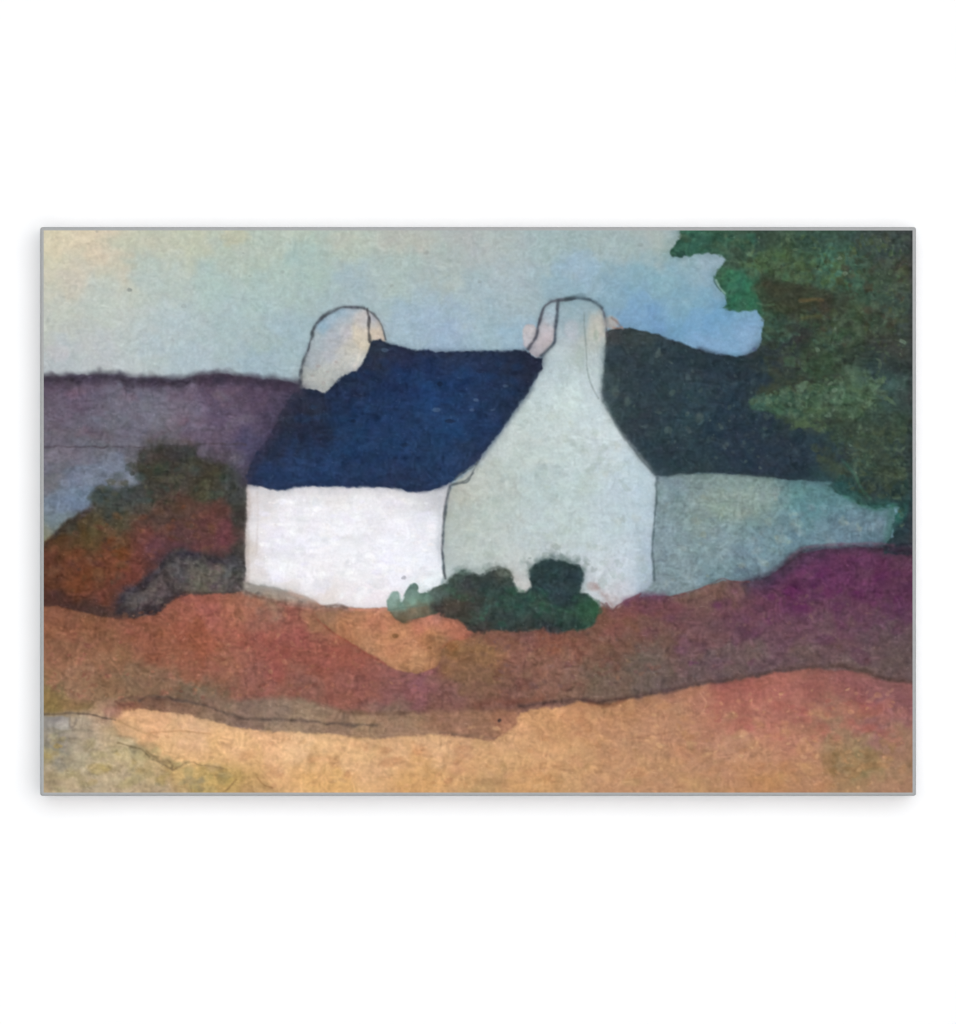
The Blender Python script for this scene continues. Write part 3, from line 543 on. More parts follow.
    line([(661, 482), (660, 520), (657, 560), (658, 585)], 6, (128, 146, 148), 0.4, 4, 0.4)
    line([(640, 530), (642, 560), (642, 585)], 8, (160, 178, 186), 0.4, 5, 0.4)
    line([(596, 586), (606, 598), (613, 607)], 4, (150, 122, 118), 0.55, 2.4, 0.4)
    blob(592, 586, 6, 5, (170, 150, 148), .5)

    area('front_wall', [(247, 484), (256, 484.5), (270, 488.5), (285, 489.5), (296, 486), (316, 485), (341, 486), (370, 486), (393, 487), (416, 491), (431, 489.5), (446, 484), (452, 482), (449, 492), (446, 505), (443.8, 520), (442.4, 533), (442, 558), (443.6, 578), (441, 590),
                        (428, 598), (400, 604), (387, 608), (366, 608.5), (350, 607.5), (343, 607), (334, 607.5), (325, 605.8), (311, 599.3), (296, 593.2), (276, 588), (262, 585), (252, 584.3), (246, 582), (246, 571), (245.4, 558), (245, 543), (247, 522), (247.4, 508)], [
        (250, 500, 210, 202, 200), (249, 545, 208, 198, 192), (252, 575, 222, 216, 214), (262, 495, 214, 210, 212), (258, 530, 230, 226, 226), (275, 540, 232, 228, 240), (290, 510, 234, 230, 234), (300, 495, 228, 224, 224), (340, 495, 226, 222, 222), (390, 497, 222, 218, 220),
        (425, 497, 208, 206, 208), (437, 497, 196, 196, 198), (430, 520, 234, 234, 240), (430, 550, 236, 238, 244), (400, 530, 238, 236, 242), (350, 530, 240, 238, 244), (310, 540, 238, 236, 244), (280, 570, 240, 238, 244), (310, 580, 240, 236, 240), (350, 565, 238, 236, 240),
        (390, 565, 238, 236, 246), (350, 595, 232, 224, 226), (325, 598, 222, 212, 208), (290, 588, 222, 216, 214), (380, 598, 236, 226, 230), (425, 580, 236, 240, 244), (370, 510, 236, 234, 236), (440, 540, 214, 216, 220)],
        soft=1.2, rough=0.8, fine=0.6, s=10, warp=5, gran=0.020, smooth=False)
    dabs(190, [(256, 500), (430, 500), (432, 575), (385, 600), (330, 595), (258, 575)], [(252, 252, 254), (228, 226, 232), (236, 233, 248), (246, 241, 240), (254, 254, 254), (224, 225, 230)], 1.2, 3.6, (0.3, 0.7), 82, 3.0, (-12, 12))
    dabs(130, [(256, 498), (436, 498), (438, 575), (390, 600), (330, 595), (256, 575)], [(252, 252, 254), (230, 228, 236), (244, 240, 250), (226, 226, 230)], 2.5, 6, (0.2, 0.5), 85, 2.0, (-30, 30))
    line([(248, 488), (248.5, 508), (246.5, 540), (248, 570), (247, 582)], 3.2, (186, 174, 168), 0.7, 2.0, 0.4)
    line([(257, 492), (258, 520), (256, 555)], 1.8, (204, 196, 194), 0.6, 1.2, 0.5)
    line([(440.5, 498), (439, 530), (438.5, 560)], 3, (196, 200, 208), 0.55, 2, 0.4)
    line([(450, 486), (447.2, 497), (445.2, 510), (443.4, 530), (442.6, 550), (443.4, 568), (445, 578)], 2.3, (66, 72, 78), 0.85, 1.1, 0.35)
    blob(404, 577.5, 2.4, 1.9, (150, 152, 160), .6)
    blob(330, 493, 40, 3, (224, 221, 224), .4)
    line([(250, 488), (262, 490), (285, 494), (300, 490), (340, 490), (392, 491), (416, 495), (432, 493), (444, 489)], 4, (212, 210, 214), 0.4, 3, 0.5, 1.5)
    # grey strip of wet wash at the foot of the wall
    line([(248, 586), (262, 588.5), (276, 592.5), (290, 597), (304, 601)], 6, (158, 150, 142), 0.8, 3.4, 0.3)
    line([(290, 592), (302, 597), (316, 602)], 3, (206, 178, 166), 0.6, 2.4, 0.3)
    line([(288, 603), (310, 606), (330, 609), (352, 609)], 4, (158, 126, 112), 0.6, 2.6, 0.3)
    line([(326, 606.5), (337, 605.5), (347, 607.5)], 2.4, (108, 88, 80), 0.75, 1.3, 0.3)
    line([(350, 609), (368, 610), (386, 609)], 2.4, (204, 138, 116), 0.6, 1.6, 0.3)

    # top edge of the heather, dark where the wash pooled
    line([(745, 583), (768, 577), (787, 563.5), (802, 553), (824, 549.5), (861, 547.5), (894, 549), (914, 550)], 6.5, (60, 46, 60), 0.9, 3.8, 0.3, 1.4)
    line([(750, 590), (775, 578), (800, 562), (822, 554)], 10, (66, 54, 72), 0.6, 6, 0.3)
    line([(674, 596), (697, 590), (712, 584), (723, 579), (732, 582), (749, 582)], 1.8, (104, 66, 66), 0.7, 1, 0.4)
    line([(680, 602), (700, 598), (716, 590), (724, 582), (736, 588)], 2.4, (86, 62, 62), 0.5, 1.5, 0.5)
    blob(708, 590, 16, 5, (128, 94, 88), .5, ang=-20)
    line([(606, 604), (612, 611), (618, 606), (627, 600), (640, 594)], 2.2, (104, 62, 66), 0.8, 1.0, 0.3)
    line([(626, 602), (640, 597), (662, 597)], 7, (104, 66, 92), 0.75, 3.4, 0.3)
    line([(790, 558), (802, 549), (824, 545.5), (861, 543.5), (894, 545)], 2.4, (110, 72, 90), 0.5, 1.6, 0.4)
    line([(676, 600), (690, 598), (704, 594)], 4, (104, 80, 72), 0.6, 2.6, 0.4)

    # left chimney
    area('chimney_1', [(300.5, 389), (301.5, 369), (304.5, 358), (308, 350), (311.6, 338), (315.3, 326), (324, 316.5), (338, 309), (348, 307), (358, 307), (364, 308.4), (375, 316), (381.6, 325.5), (384, 333), (386, 341), (378, 352), (366, 372), (345, 390), (326, 398), (310, 396)], [
        (322, 325, 168, 184, 194), (338, 316, 172, 186, 194), (352, 311, 182, 188, 190), (318, 342, 190, 192, 192), (310, 360, 188, 186, 186), (306, 380, 196, 188, 180), (330, 335, 194, 188, 190), (345, 330, 200, 190, 188), (330, 355, 194, 188, 188), (320, 378, 200, 192, 182),
        (335, 375, 202, 194, 184), (350, 350, 206, 194, 178), (358, 330, 220, 202, 174), (362, 318, 206, 192, 182), (364, 345, 218, 200, 172), (358, 362, 226, 216, 204), (345, 368, 208, 198, 186), (374, 328, 220, 196, 168), (379, 336, 220, 194, 168), (372, 318, 190, 186, 186)],
        soft=1.2, rough=0.6, fine=0.5, s=6, warp=5, gran=0.042, smooth=True)
    line([(300.8, 387), (301, 372), (303.8, 359), (308, 350), (311.4, 339), (315.3, 326), (324.5, 316), (338, 308.8), (348, 306.9), (357, 307), (364, 308.2)], 2.6, (60, 62, 68), 0.95, 1.2, 0.45)
    line([(312, 335), (315.3, 326), (324, 316.4)], 3.4, (58, 62, 68), 0.6, 1.4, 0.3)
    line([(364, 308.3), (372, 313), (378, 319), (382.4, 327), (385.4, 339)], 2.0, (76, 78, 82), 0.85, 1.0, 0.35)
    line([(367.5, 309), (368.8, 318), (369, 330), (370.4, 342)], 2.4, (56, 54, 56), 0.88, 1.0, 0.3)
    line([(360, 349), (358, 360), (354, 368)], 3, (236, 228, 216), 0.7, 1.6, 0.3)
    for x, y in ((318, 366), (328, 372), (312, 376), (336, 362), (324, 383)):
        blob(x, y, 2.2, 1.6, (160, 152, 150), .5)

    # right chimney stack of the gable
    area('chimney_2', [(527.5, 349), (524.5, 347), (522.8, 340), (523.2, 331), (526, 325.5), (534, 324.5), (537, 330), (540, 320.4), (544, 308.5), (552.5, 301.5), (558, 302.6), (556.8, 318), (555, 331), (554, 341), (547, 351), (541, 356.5), (536, 357.5), (531, 354)], [
        (528, 332, 202, 190, 192), (526, 342, 206, 197, 202), (532, 340, 198, 185, 187), (545, 330, 198, 186, 190), (548, 318, 178, 184, 194), (551, 309, 170, 182, 192), (548, 340, 200, 184, 186), (538, 350, 186, 172, 178), (540, 344, 196, 180, 182)],
        soft=1.2, rough=0.6, fine=0.5, s=5, warp=3, gran=0.036, smooth=True)
    line([(528, 349), (533, 341.5), (536.8, 335), (538, 327), (540.2, 319), (543.6, 308.5), (551, 302.2), (558, 300.8), (566, 300), (575, 298.4)], 2.6, (60, 56, 66), 0.88, 1.1, 0.3)
    line([(558.4, 301.5), (557, 316), (555.4, 329), (554.4, 341), (548, 350), (541, 356)], 2.8, (54, 62, 72), 0.88, 1.2, 0.3)
    line([(566, 299.6), (576, 297.8), (586, 298.8), (595, 303), (602, 308)], 3.2, (52, 64, 72), 0.9, 1.5, 0.35)
    line([(602, 309), (604.4, 317), (606.4, 329), (607, 336)], 1.7, (84, 80, 88), 0.75, 1.0, 0.3)
    blob(580, 296, 7, 3, (112, 132, 144), .5)
    blob(612, 323, 8, 6, (174, 164, 158), .8)
    line([(612, 318), (618, 323), (623, 329)], 2, (128, 112, 108), 0.7, 1.2, 0.3)
    line([(613, 328), (622, 327.5)], 1.8, (168, 128, 108), 0.7, 1.0, 0.3)

    # soft grey rubbed in along the pencil lines
    line([(301, 386), (302, 368), (308, 350), (315.3, 326), (324.5, 316), (338, 308.5), (348, 306.5), (364, 308), (378, 319), (385.4, 339)], 3, (96, 106, 114), 0.42, 3.0, 0.5, 1.5)
    line([(528, 349), (536.8, 335), (540.2, 319), (543.6, 308.5), (551, 302), (566, 299.6), (586, 298.4), (602, 308), (606, 328)], 3.4, (88, 104, 116), 0.45, 3.2, 0.5, 1.5)
    line([(558.4, 301.5), (556, 322), (554.4, 341), (541, 356)], 3, (92, 100, 112), 0.35, 2.6, 0.5, 1.2)
    line([(603, 350), (601.5, 392), (609, 414), (634, 450), (657, 477)], 3, (104, 118, 124), 0.4, 3.0, 0.5, 1.5)
    # navy slate roof
    area('cottage_roof', [(300, 389), (308, 388), (317, 391), (325, 393.4), (330, 389), (334, 384), (341, 376), (350, 372.5), (356, 370), (361, 364), (366, 357), (369, 348), (371, 342.5), (376, 339.6), (381, 339), (386, 341.5), (391, 343.6), (401, 347), (416, 350.6), (424, 350), (428.5, 349.2), (436, 352), (455, 351.5), (478, 351),
                          (495, 350.4), (510, 350), (521, 351), (526, 350.5), (531, 355), (536, 358), (543, 357.5), (542, 368), (535, 380), (528, 392.5), (521, 401), (513, 412.5), (505, 424), (498, 435), (488, 447.5), (475.5, 464), (465, 472.5), (458, 477), (451, 483), (444, 486.5), (431, 491), (416, 492), (404, 490.5), (393, 488), (371, 487), (341, 487),
                          (316, 485.8), (305, 486), (296, 487.5), (285, 490.6), (270, 489.5), (260, 486), (247, 484.5), (246, 476), (250, 463), (256, 454), (263, 445), (270, 433), (277.7, 420.5), (283, 409), (288, 400), (294, 393)], [
        (255, 475, 42, 54, 86), (270, 470, 40, 62, 104), (295, 460, 42, 68, 112), (270, 445, 44, 52, 76), (285, 420, 44, 48, 66), (300, 400, 46, 50, 64), (315, 400, 42, 48, 66), (310, 430, 38, 46, 70), (295, 440, 40, 54, 84), (335, 395, 36, 48, 78), (350, 380, 38, 50, 78), (375, 350, 46, 54, 72),
        (395, 355, 42, 50, 74), (420, 358, 40, 50, 76), (400, 375, 34, 50, 86), (340, 420, 34, 54, 92), (370, 410, 32, 56, 100), (350, 450, 34, 60, 104), (320, 470, 36, 60, 104), (390, 440, 32, 58, 104), (430, 400, 34, 64, 112), (450, 430, 34, 64, 112), (420, 460, 36, 60, 102), (440, 470, 38, 62, 106),
        (400, 480, 38, 54, 90), (350, 478, 38, 58, 98), (300, 480, 40, 62, 104), (460, 380, 34, 58, 100), (455, 358, 44, 56, 82), (490, 358, 38, 52, 82), (520, 365, 38, 48, 72), (500, 390, 36, 54, 88), (480, 420, 36, 58, 98), (510, 400, 36, 50, 80), (470, 450, 38, 58, 96), (535, 366, 38, 46, 68), (430, 375, 36, 54, 90)],
        soft=1.2, rough=1.1, fine=0.7, s=11, warp=10, gran=0.078, smooth=False)
    line([(388, 344), (401, 349), (416, 352.5), (436, 354), (478, 353), (524, 353)], 5, (42, 48, 64), 0.55, 3.2, 0.5)
    line([(540, 364), (527, 391), (512, 411), (497, 433), (475, 461), (460, 474)], 5, (38, 46, 66), 0.55, 3.5, 0.4)
    line([(541, 366), (529, 393), (514, 413), (499, 435), (477, 463)], 2, (92, 106, 122), 0.45, 2.6, 0.5, 1.2)
    line([(446, 484), (431, 489), (416, 490), (393, 486), (371, 485), (341, 485), (316, 484), (296, 485.5), (285, 488)], 4, (40, 48, 74), 0.55, 2.6, 0.4)
    line([(300, 391), (290, 402), (279, 422), (264, 447), (251, 466), (248, 480)], 9, (52, 50, 68), 0.5, 6, 0.4)
    line([(296, 388), (284, 402), (273, 421), (258, 446), (245, 466), (243, 480)], 7, (70, 62, 82), 0.5, 6, 0.5, 2)
    line([(298, 394), (287, 408), (276, 428), (262, 452), (252, 470)], 6, (58, 56, 74), 0.45, 5, 0.5, 2)
    dabs(120, [(300, 410), (370, 360), (530, 360), (470, 455), (420, 485), (260, 480)], [(40, 64, 102), (32, 44, 72), (44, 62, 92), (36, 60, 98), (44, 70, 106)], 2, 6, (0.15, 0.38), 83, 2.6, (-15, 15))
    for x, y in ((437, 410), (472, 410), (476, 400), (492, 410), (505, 386), (385, 350)):
        blob(x, y, 3.4, 1.8, (92, 112, 138), .45)
    for x, y in ((353, 421), (450, 421), (480, 371), (440, 384), (405, 445), (515, 373)):
        blob(x, y, 4, 2, (26, 34, 54), .55)
    line([(455, 480), (462, 473), (473, 467), (478, 462), (474, 470), (468, 481), (458, 484), (452, 485)], 1.5, (90, 98, 100), 0.75, 0.9, 0.3)
    line([(452, 485), (464, 481), (473, 474)], 1.7, (76, 84, 88), 0.7, 1.0, 0.3)

    # ---------------------------------------------------------------- shrubs
    area('pale_shrub', [(387.5, 610), (386.8, 603), (388.5, 597), (392, 592), (397, 591.8), (399.5, 595), (402, 601), (404.5, 594.5), (408, 588), (412, 584), (415.5, 583), (418.5, 587), (419, 592), (425, 592.6), (430, 591), (437, 586.5), (445, 583), (450, 590), (446, 604), (438, 613),
                        (433, 615), (420, 618.6), (411, 620.5), (404, 623.5), (397, 620), (391.5, 614)], [
        (391, 602, 138, 162, 154), (394, 596, 150, 174, 168), (400, 606, 118, 146, 134), (413, 592, 116, 142, 134), (415, 586, 104, 124, 118), (412, 602, 126, 158, 144), (425, 600, 108, 138, 124), (428, 595, 100, 124, 114), (440, 592, 92, 112, 104), (443, 600, 88, 108, 98), (400, 614, 112, 102, 82),
        (412, 612, 122, 108, 88), (425, 611, 108, 98, 80), (402, 620, 104, 92, 74), (434, 607, 72, 78, 68), (395, 612, 120, 116, 100)],
        soft=1.1, rough=0.7, fine=0.5, s=4.5, warp=2.5, gran=0.05)
    line([(401, 605), (404, 598), (408, 590), (413, 585)], 1.6, (92, 118, 112), 0.5, 1.0, 0.3)
    line([(388, 610), (395, 609), (405, 607), (420, 606), (430, 605)], 1.5, (96, 116, 106), 0.6, 1.0, 0.4)
    line([(391, 613), (397, 619), (404, 623), (411, 621)], 1.8, (92, 82, 66), 0.6, 1.1, 0.3)
    line([(400, 594), (401.5, 601), (404, 597)], 2, (216, 232, 232), 0.7, 1.0, 0.2)

    area('dark_shrub', [(428, 591), (434, 598), (436, 603), (433, 608), (438, 612), (445, 616.5), (455, 620), (463, 623.5), (468, 628), (473, 631.5), (480, 632.5), (488, 632.5), (500, 631), (515.6, 631.5), (528, 630.5), (536, 629), (542, 628), (547, 631), (556, 633), (566, 631.5), (576, 632), (586, 629), (593.5, 625),
                        (597.5, 618), (601, 609), (599, 602), (595, 597.5), (590, 595), (581, 593), (579.6, 588), (583, 581), (584, 573), (580, 567), (574, 564.5), (566, 562), (556, 559.5), (549, 559), (543, 560.5), (536, 564), (531, 569), (529.5, 577), (530, 586), (526, 591.5), (518.5, 591), (515, 583), (512.6, 577),
                        (508, 571), (502, 568.5), (494, 569), (488, 570), (482, 574), (478, 576), (471, 572.5), (463, 570), (457, 572), (453, 574), (449, 578.5), (445, 583), (437, 587)], [
        (436, 596, 92, 112, 104), (444, 592, 78, 98, 92), (450, 584, 62, 78, 74), (460, 578, 64, 82, 78), (470, 582, 58, 66, 64), (447, 604, 64, 62, 56), (460, 606, 66, 64, 58), (450, 612, 72, 68, 60), (470, 615, 60, 62, 56), (480, 600, 54, 58, 56), (485, 625, 54, 58, 54), (490, 580, 54, 68, 64), (500, 574, 70, 80, 70), (508, 582, 58, 74, 66),
        (495, 598, 50, 72, 66), (488, 602, 58, 86, 78), (510, 600, 48, 76, 64), (520, 612, 48, 78, 64), (530, 600, 50, 78, 66), (505, 620, 46, 62, 58), (525, 626, 48, 64, 58), (540, 575, 40, 60, 60), (555, 570, 38, 60, 60), (570, 572, 42, 62, 62), (550, 588, 46, 66, 70), (565, 592, 44, 64, 66), (575, 580, 42, 62, 64),
        (545, 606, 52, 80, 66), (560, 612, 48, 80, 66), (585, 604, 46, 84, 62), (593, 610, 48, 92, 66), (575, 622, 46, 72, 60), (550, 625, 44, 60, 58), (590, 620, 50, 84, 64)],
        soft=1.8, rough=1.6, fine=0.8, s=7.5, warp=4, gran=0.10, smooth=True)
    blob(505, 573, 7, 5, (120, 128, 116), .55)
    blob(464, 572, 8, 4, (110, 130, 122), .5)
    line([(486, 571), (492, 568.5), (500, 567.5), (508, 571), (513, 578)], 2, (70, 74, 68), 0.65, 1.2, 0.4)
    line([(530, 570), (536, 563), (546, 558), (558, 558), (572, 563), (583, 570)], 4.5, (62, 82, 80), 0.45, 3.2, 0.6, 2.5)
    for k, (x, y) in enumerate(((551, 551), (556, 546), (565, 558), (578, 562), (585, 566), (587, 560), (537, 560), (530, 566), (465, 566), (460, 568), (489, 566), (576, 557), (592, 568), (524, 562), (546, 554), (568, 553))):
        blob(x, y, 4.2, 3.0, (128, 142, 138), .32, 0.9, 35 * k, 0.9)
    # its top edge bleeds into the damp gable
    line([(447, 580), (455, 573), (464, 570), (474, 574), (488, 570), (500, 568), (509, 573)], 4, (84, 100, 94), 0.4, 4.5, 0.5, 2.5)
    line([(531, 574), (535, 566), (545, 560), (557, 559.5), (571, 563), (582, 572), (581, 588)], 4, (64, 84, 82), 0.5, 4.5, 0.45, 2.5)
    line([(433, 606), (440, 610), (450, 606)], 4, (66, 62, 56), 0.6, 2.4, 0.4)
    line([(530, 631), (540, 627), (541, 618)], 1.6, (78, 92, 80), 0.5, 1.2, 0.4)
    line([(601, 603), (607, 607), (613, 610)], 2, (96, 74, 70), 0.6, 1.2, 0.3)
    line([(470, 634), (500, 635), (540, 632), (580, 635)], 6, (118, 78, 70), 0.45, 4, 0.5, 2)
    dabs(70, [(450, 590), (500, 580), (590, 600), (590, 620), (480, 628)], [(60, 88, 78), (40, 54, 54), (54, 92, 70), (58, 64, 58), (44, 76, 64)], 1.8, 5, (0.2, 0.45), 84, 1.8)

    # --------------------------------- grain of the rag paper and pigment
    xw, yw = PX + 1.6 * WX2, PY + 1.6 * WY2
    n1 = vnoise(7.5, 6.0, 301, xw, yw)
    n2 = vnoise(2.7, 2.3, 302)
    n3 = vnoise(5.5, 2.3, 303, xw, yw)
    n4 = vnoise(2.3, 5.2, 304, xw, yw)
    n5 = fbm(30, 305, 2)
    n6 = vnoise(12, 9, 306, xw, yw)
    strokes = 0
    for q, (ang, seed) in enumerate(((0.1, 331), (0.9, 332), (1.65, 333), (2.4, 334))):
        ca, sa = math.cos(ang), math.sin(ang)
        st = vnoise(8.5, 2.7, seed, xw * ca + yw * sa, yw * ca - xw * sa)
        gate = sstep(-0.1, 0.5, vnoise(13, 11, seed + 20, xw, yw))
        strokes = strokes + st * gate * (1.0 if q in (0, 2) else 0.8)
    lum = 0.66 * strokes + 0.26 * n1 + 0.44 * n2 + 0.34 * n3 + 0.26 * n4 + 0.14 * n5 + 0.18 * n6
    C[:] = C * (1 + GRAN * 1.25 * lum)[..., None] + (GRAN * 30 * lum)[..., None]
    # pale tooth of the paper showing through here and there
    fl = vnoise(3.6, 2.4, 307, xw, yw) + 0.5 * vnoise(2.2, 1.8, 308)
    C[:] = C + ((np.clip(fl - 0.85, 0, 1) * 34 - np.clip(-fl - 1.0, 0, 1) * 24) * (0.3 + GRAN * 6))[..., None]
    # slight drift of hue from wash to wash
    k = (0.4 + GRAN * 4)
    C[..., 0] += k * (2.0 * vnoise(17, 11, 311, xw, yw) + 2.2 * vnoise(6, 5, 312, xw, yw))
    C[..., 1] += k * (1.4 * vnoise(15, 12, 313, xw, yw) + 1.2 * vnoise(6, 5, 314, xw, yw))
    C[..., 2] += k * (2.2 * vnoise(18, 12, 315, xw, yw) + 2.2 * vnoise(7, 5, 316, xw, yw))
    np.clip(C, 8, 254, out=C)


paint()

# =====================================================================  SCENE
for o in list(bpy.data.objects):
    bpy.data.objects.remove(o)
scn = bpy.context.scene
col = scn.collection

MM = 0.001
CX, CZ = 478.0, 1.50          # print coordinate that stands over x = 0; height of the picture's centre line (y = 512)
DEPTH = 0.058                 # how far the canvas face stands off the wall
LIGHT = (1.125, 1.132, 1.146)    # brightness of a perfect white sheet under this daylight


def wx(x):
    return (x - CX) * MM


def wz(y):
    return CZ - (y - 512.0) * MM


def lin(c):
    c = np.asarray(c, float) / 255.0
    return np.where(c <= 0.04045, c / 12.92, ((c + 0.055) / 1.055) ** 2.4)


def principled(name, rough=0.8, spec=0.1):
    m = bpy.data.materials.new(name)
    m.use_nodes = True
    b = m.node_tree.nodes['Principled BSDF']
    b.inputs['Roughness'].default_value = rough
    b.inputs['Specular IOR Level'].default_value = spec
    return m, m.node_tree, b


def grainy(name, rgb, amount, scale, rough=0.8, spec=0.1, bump=0.0):
    """plain colour with a little procedural mottling"""
    m, nt, b = principled(name, rough, spec)
    tc = nt.nodes.new('ShaderNodeTexCoord')
    n = nt.nodes.new('ShaderNodeTexNoise')
    n.inputs['Scale'].default_value = scale
    n.inputs['Detail'].default_value = 4
    nt.links.new(tc.outputs['Object'], n.inputs['Vector'])
    r = nt.nodes.new('ShaderNodeValToRGB')
    r.color_ramp.elements[0].position = 0.3
    r.color_ramp.elements[1].position = 0.7
    r.color_ramp.elements[0].color = [c * (1 - amount) for c in rgb] + [1]
    r.color_ramp.elements[1].color = [min(1, c * (1 + amount)) for c in rgb] + [1]
    nt.links.new(n.outputs['Fac'], r.inputs['Fac'])
    nt.links.new(r.outputs['Color'], b.inputs['Base Color'])
    if bump:
        bp = nt.nodes.new('ShaderNodeBump')
        bp.inputs['Strength'].default_value = bump
        bp.inputs['Distance'].default_value = 0.0008
        nt.links.new(n.outputs['Fac'], bp.inputs['Height'])
        nt.links.new(bp.outputs['Normal'], b.inputs['Normal'])
    return m


def pigment_material():
    """pigment laid down on the print, broken by the fine tooth of the canvas"""
    m, nt, b = principled('watercolour_print', 0.9, 0.0)
    at = nt.nodes.new('ShaderNodeAttribute')
    at.attribute_name = 'pigment'
    tc = nt.nodes.new('ShaderNodeTexCoord')
    n = nt.nodes.new('ShaderNodeTexNoise')
    n.inputs['Scale'].default_value = 420
    n.inputs['Detail'].default_value = 3
    nt.links.new(tc.outputs['Object'], n.inputs['Vector'])
    mr = nt.nodes.new('ShaderNodeMapRange')
    mr.inputs['From Min'].default_value = 0.3
    mr.inputs['From Max'].default_value = 0.7
    mr.inputs['To Min'].default_value = 0.965
    mr.inputs['To Max'].default_value = 1.035
    nt.links.new(n.outputs['Fac'], mr.inputs['Value'])
    mx = nt.nodes.new('ShaderNodeVectorMath')
    mx.operation = 'SCALE'
    nt.links.new(at.outputs['Color'], mx.inputs[0])
    nt.links.new(mr.outputs['Result'], mx.inputs['Scale'])
    nt.links.new(mx.outputs['Vector'], b.inputs['Base Color'])
    return m


M_WALL = grainy('white_wall_paint', (0.90, 0.90, 0.90), 0.012, 9, 0.9, 0.1)
M_EDGE = grainy('grey_canvas_edge', (0.37, 0.375, 0.372), 0.04, 260, 0.8, 0.1)
M_SIDE = grainy('bounce_white_side', (0.80, 0.80, 0.80), 0.03, 260, 0.9, 0.1)  # unseen sides made white so they bounce light into the contact shadow
M_BACK = grainy('raw_canvas_back', (0.45, 0.41, 0.34), 0.06, 220, 0.9, 0.1)
M_PIG = pigment_material()


def mesh_obj(name, verts, faces, mat, parent=None):
    me = bpy.data.meshes.new(name)
    me.from_pydata([tuple(v) for v in verts], [], faces)
    me.materials.append(mat)
    me.update()
    o = bpy.data.objects.new(name, me)
    col.objects.link(o)
    o.parent = parent
    return o


# --------------------------------------------------------------------- wall
def slab(name, a, b, mat):
    (x0, y0, z0), (x1, y1, z1) = a, b
    v = [(x0, y0, z0), (x1, y0, z0), (x1, y1, z0), (x0, y1, z0), (x0, y0, z1), (x1, y0, z1), (x1, y1, z1), (x0, y1, z1)]
    f = [(0, 3, 2, 1), (4, 5, 6, 7), (0, 1, 5, 4), (1, 2, 6, 5), (2, 3, 7, 6), (3, 0, 4, 7)]
    return mesh_obj(name, v, f, mat)


wall = slab('wall', (-8, 0, -3), (8, 0.25, 6), M_WALL)
wall['kind'] = 'structure'
# ------------------------------------------------------------------ the print
OX0, OX1, OY0, OY1 = 40.1, 916.1, 227.0, 795.9
root = bpy.data.objects.new('canvas_print', None)
root.empty_display_size = 0.1
root.location = (wx((OX0 + OX1) / 2), 0, wz(OY1))
col.objects.link(root)
root['label'] = 'rectangular canvas print of a watercolour cottage landscape hanging on the white wall'
root['category'] = 'picture'


def local(x, y, d):
    """print coordinates and distance from the wall -> coordinates under the print's own origin"""
    return (wx(x) - root.location[0], -d, wz(y) - root.location[2])


def rounded(x0, x1, y0, y1, r, n=4):
    pts = []
    for cx, cy, a0 in ((x1 - r, y0 + r, -90), (x1 - r, y1 - r, 0), (x0 + r, y1 - r, 90), (x0 + r, y0 + r, 180)):
        for k in range(n + 1):
            a = math.radians(a0 + 90 * k / n)
            pts.append((cx + r * math.cos(a), cy + r * math.sin(a)))
    return pts


# wrapped edge: sides, softly turned arris and the narrow unprinted margin on the face
rings = [(0.0, 0.001), (0.0, DEPTH - 0.0022), (0.35, DEPTH - 0.001), (1.0, DEPTH - 0.0003), (1.7, DEPTH)]
outer = []
for ins, d in rings:
    outer.append([local(x, y, d) for x, y in rounded(OX0 + ins, OX1 - ins, OY0 + ins, OY1 - ins, 2.4)])
NP = len(outer[0])
inner = []
for x, y in rounded(OX0 + 1.7, OX1 - 1.7, OY0 + 1.7, OY1 - 1.7, 2.4):
    inner.append(local(min(max(x, X0), X1), min(max(y, Y0), Y1), DEPTH))
verts = [v for r in outer for v in r] + inner
faces = []
R = len(outer)
for k in range(R):
    for i in range(NP):
        j = (i + 1) % NP
        faces.append((k * NP + i, (k + 1) * NP + i, (k + 1) * NP + j, k * NP + j))
rim = mesh_obj('face_margin', verts, faces[NP:], M_EDGE, root)
rim.data.validate()
rim['label'] = 'narrow grey margin round the picture'
side = mesh_obj('wrapped_side', verts[:2 * NP], faces[:NP], M_SIDE, root)
side['label'] = 'unseen canvas sides, made white to bounce light'

# stretcher behind the face
BB = []
for x, y in ((OX0 + 2, OY0 + 2), (OX1 - 2, OY0 + 2), (OX1 - 2, OY1 - 2), (OX0 + 2, OY1 - 2)):
    BB.append((x, y))
v = [local(x, y, DEPTH - 0.0006) for x, y in BB] + [local(x, y, 0.002) for x, y in BB]
back = mesh_obj('stretched_canvas', v, [(0, 3, 2, 1), (4, 5, 6, 7), (0, 1, 5, 4), (1, 2, 6, 5), (2, 3, 7, 6), (3, 0, 4, 7)], M_BACK, root)

# the printed picture: one sheet, cut along the painted shapes
ALB = (lin(C) / np.array(LIGHT)).astype(np.float32)
VX = wx(PX) - root.location[0]
VZ = wz(PY) - root.location[2]
# quads take the shape that owns their middle
QL = LAB[:-1, :-1].copy()
VI = np.arange(NX * NY).reshape(NY, NX)
Q = np.stack([VI[:-1, :-1], VI[1:, :-1], VI[1:, 1:], VI[:-1, 1:]], -1)


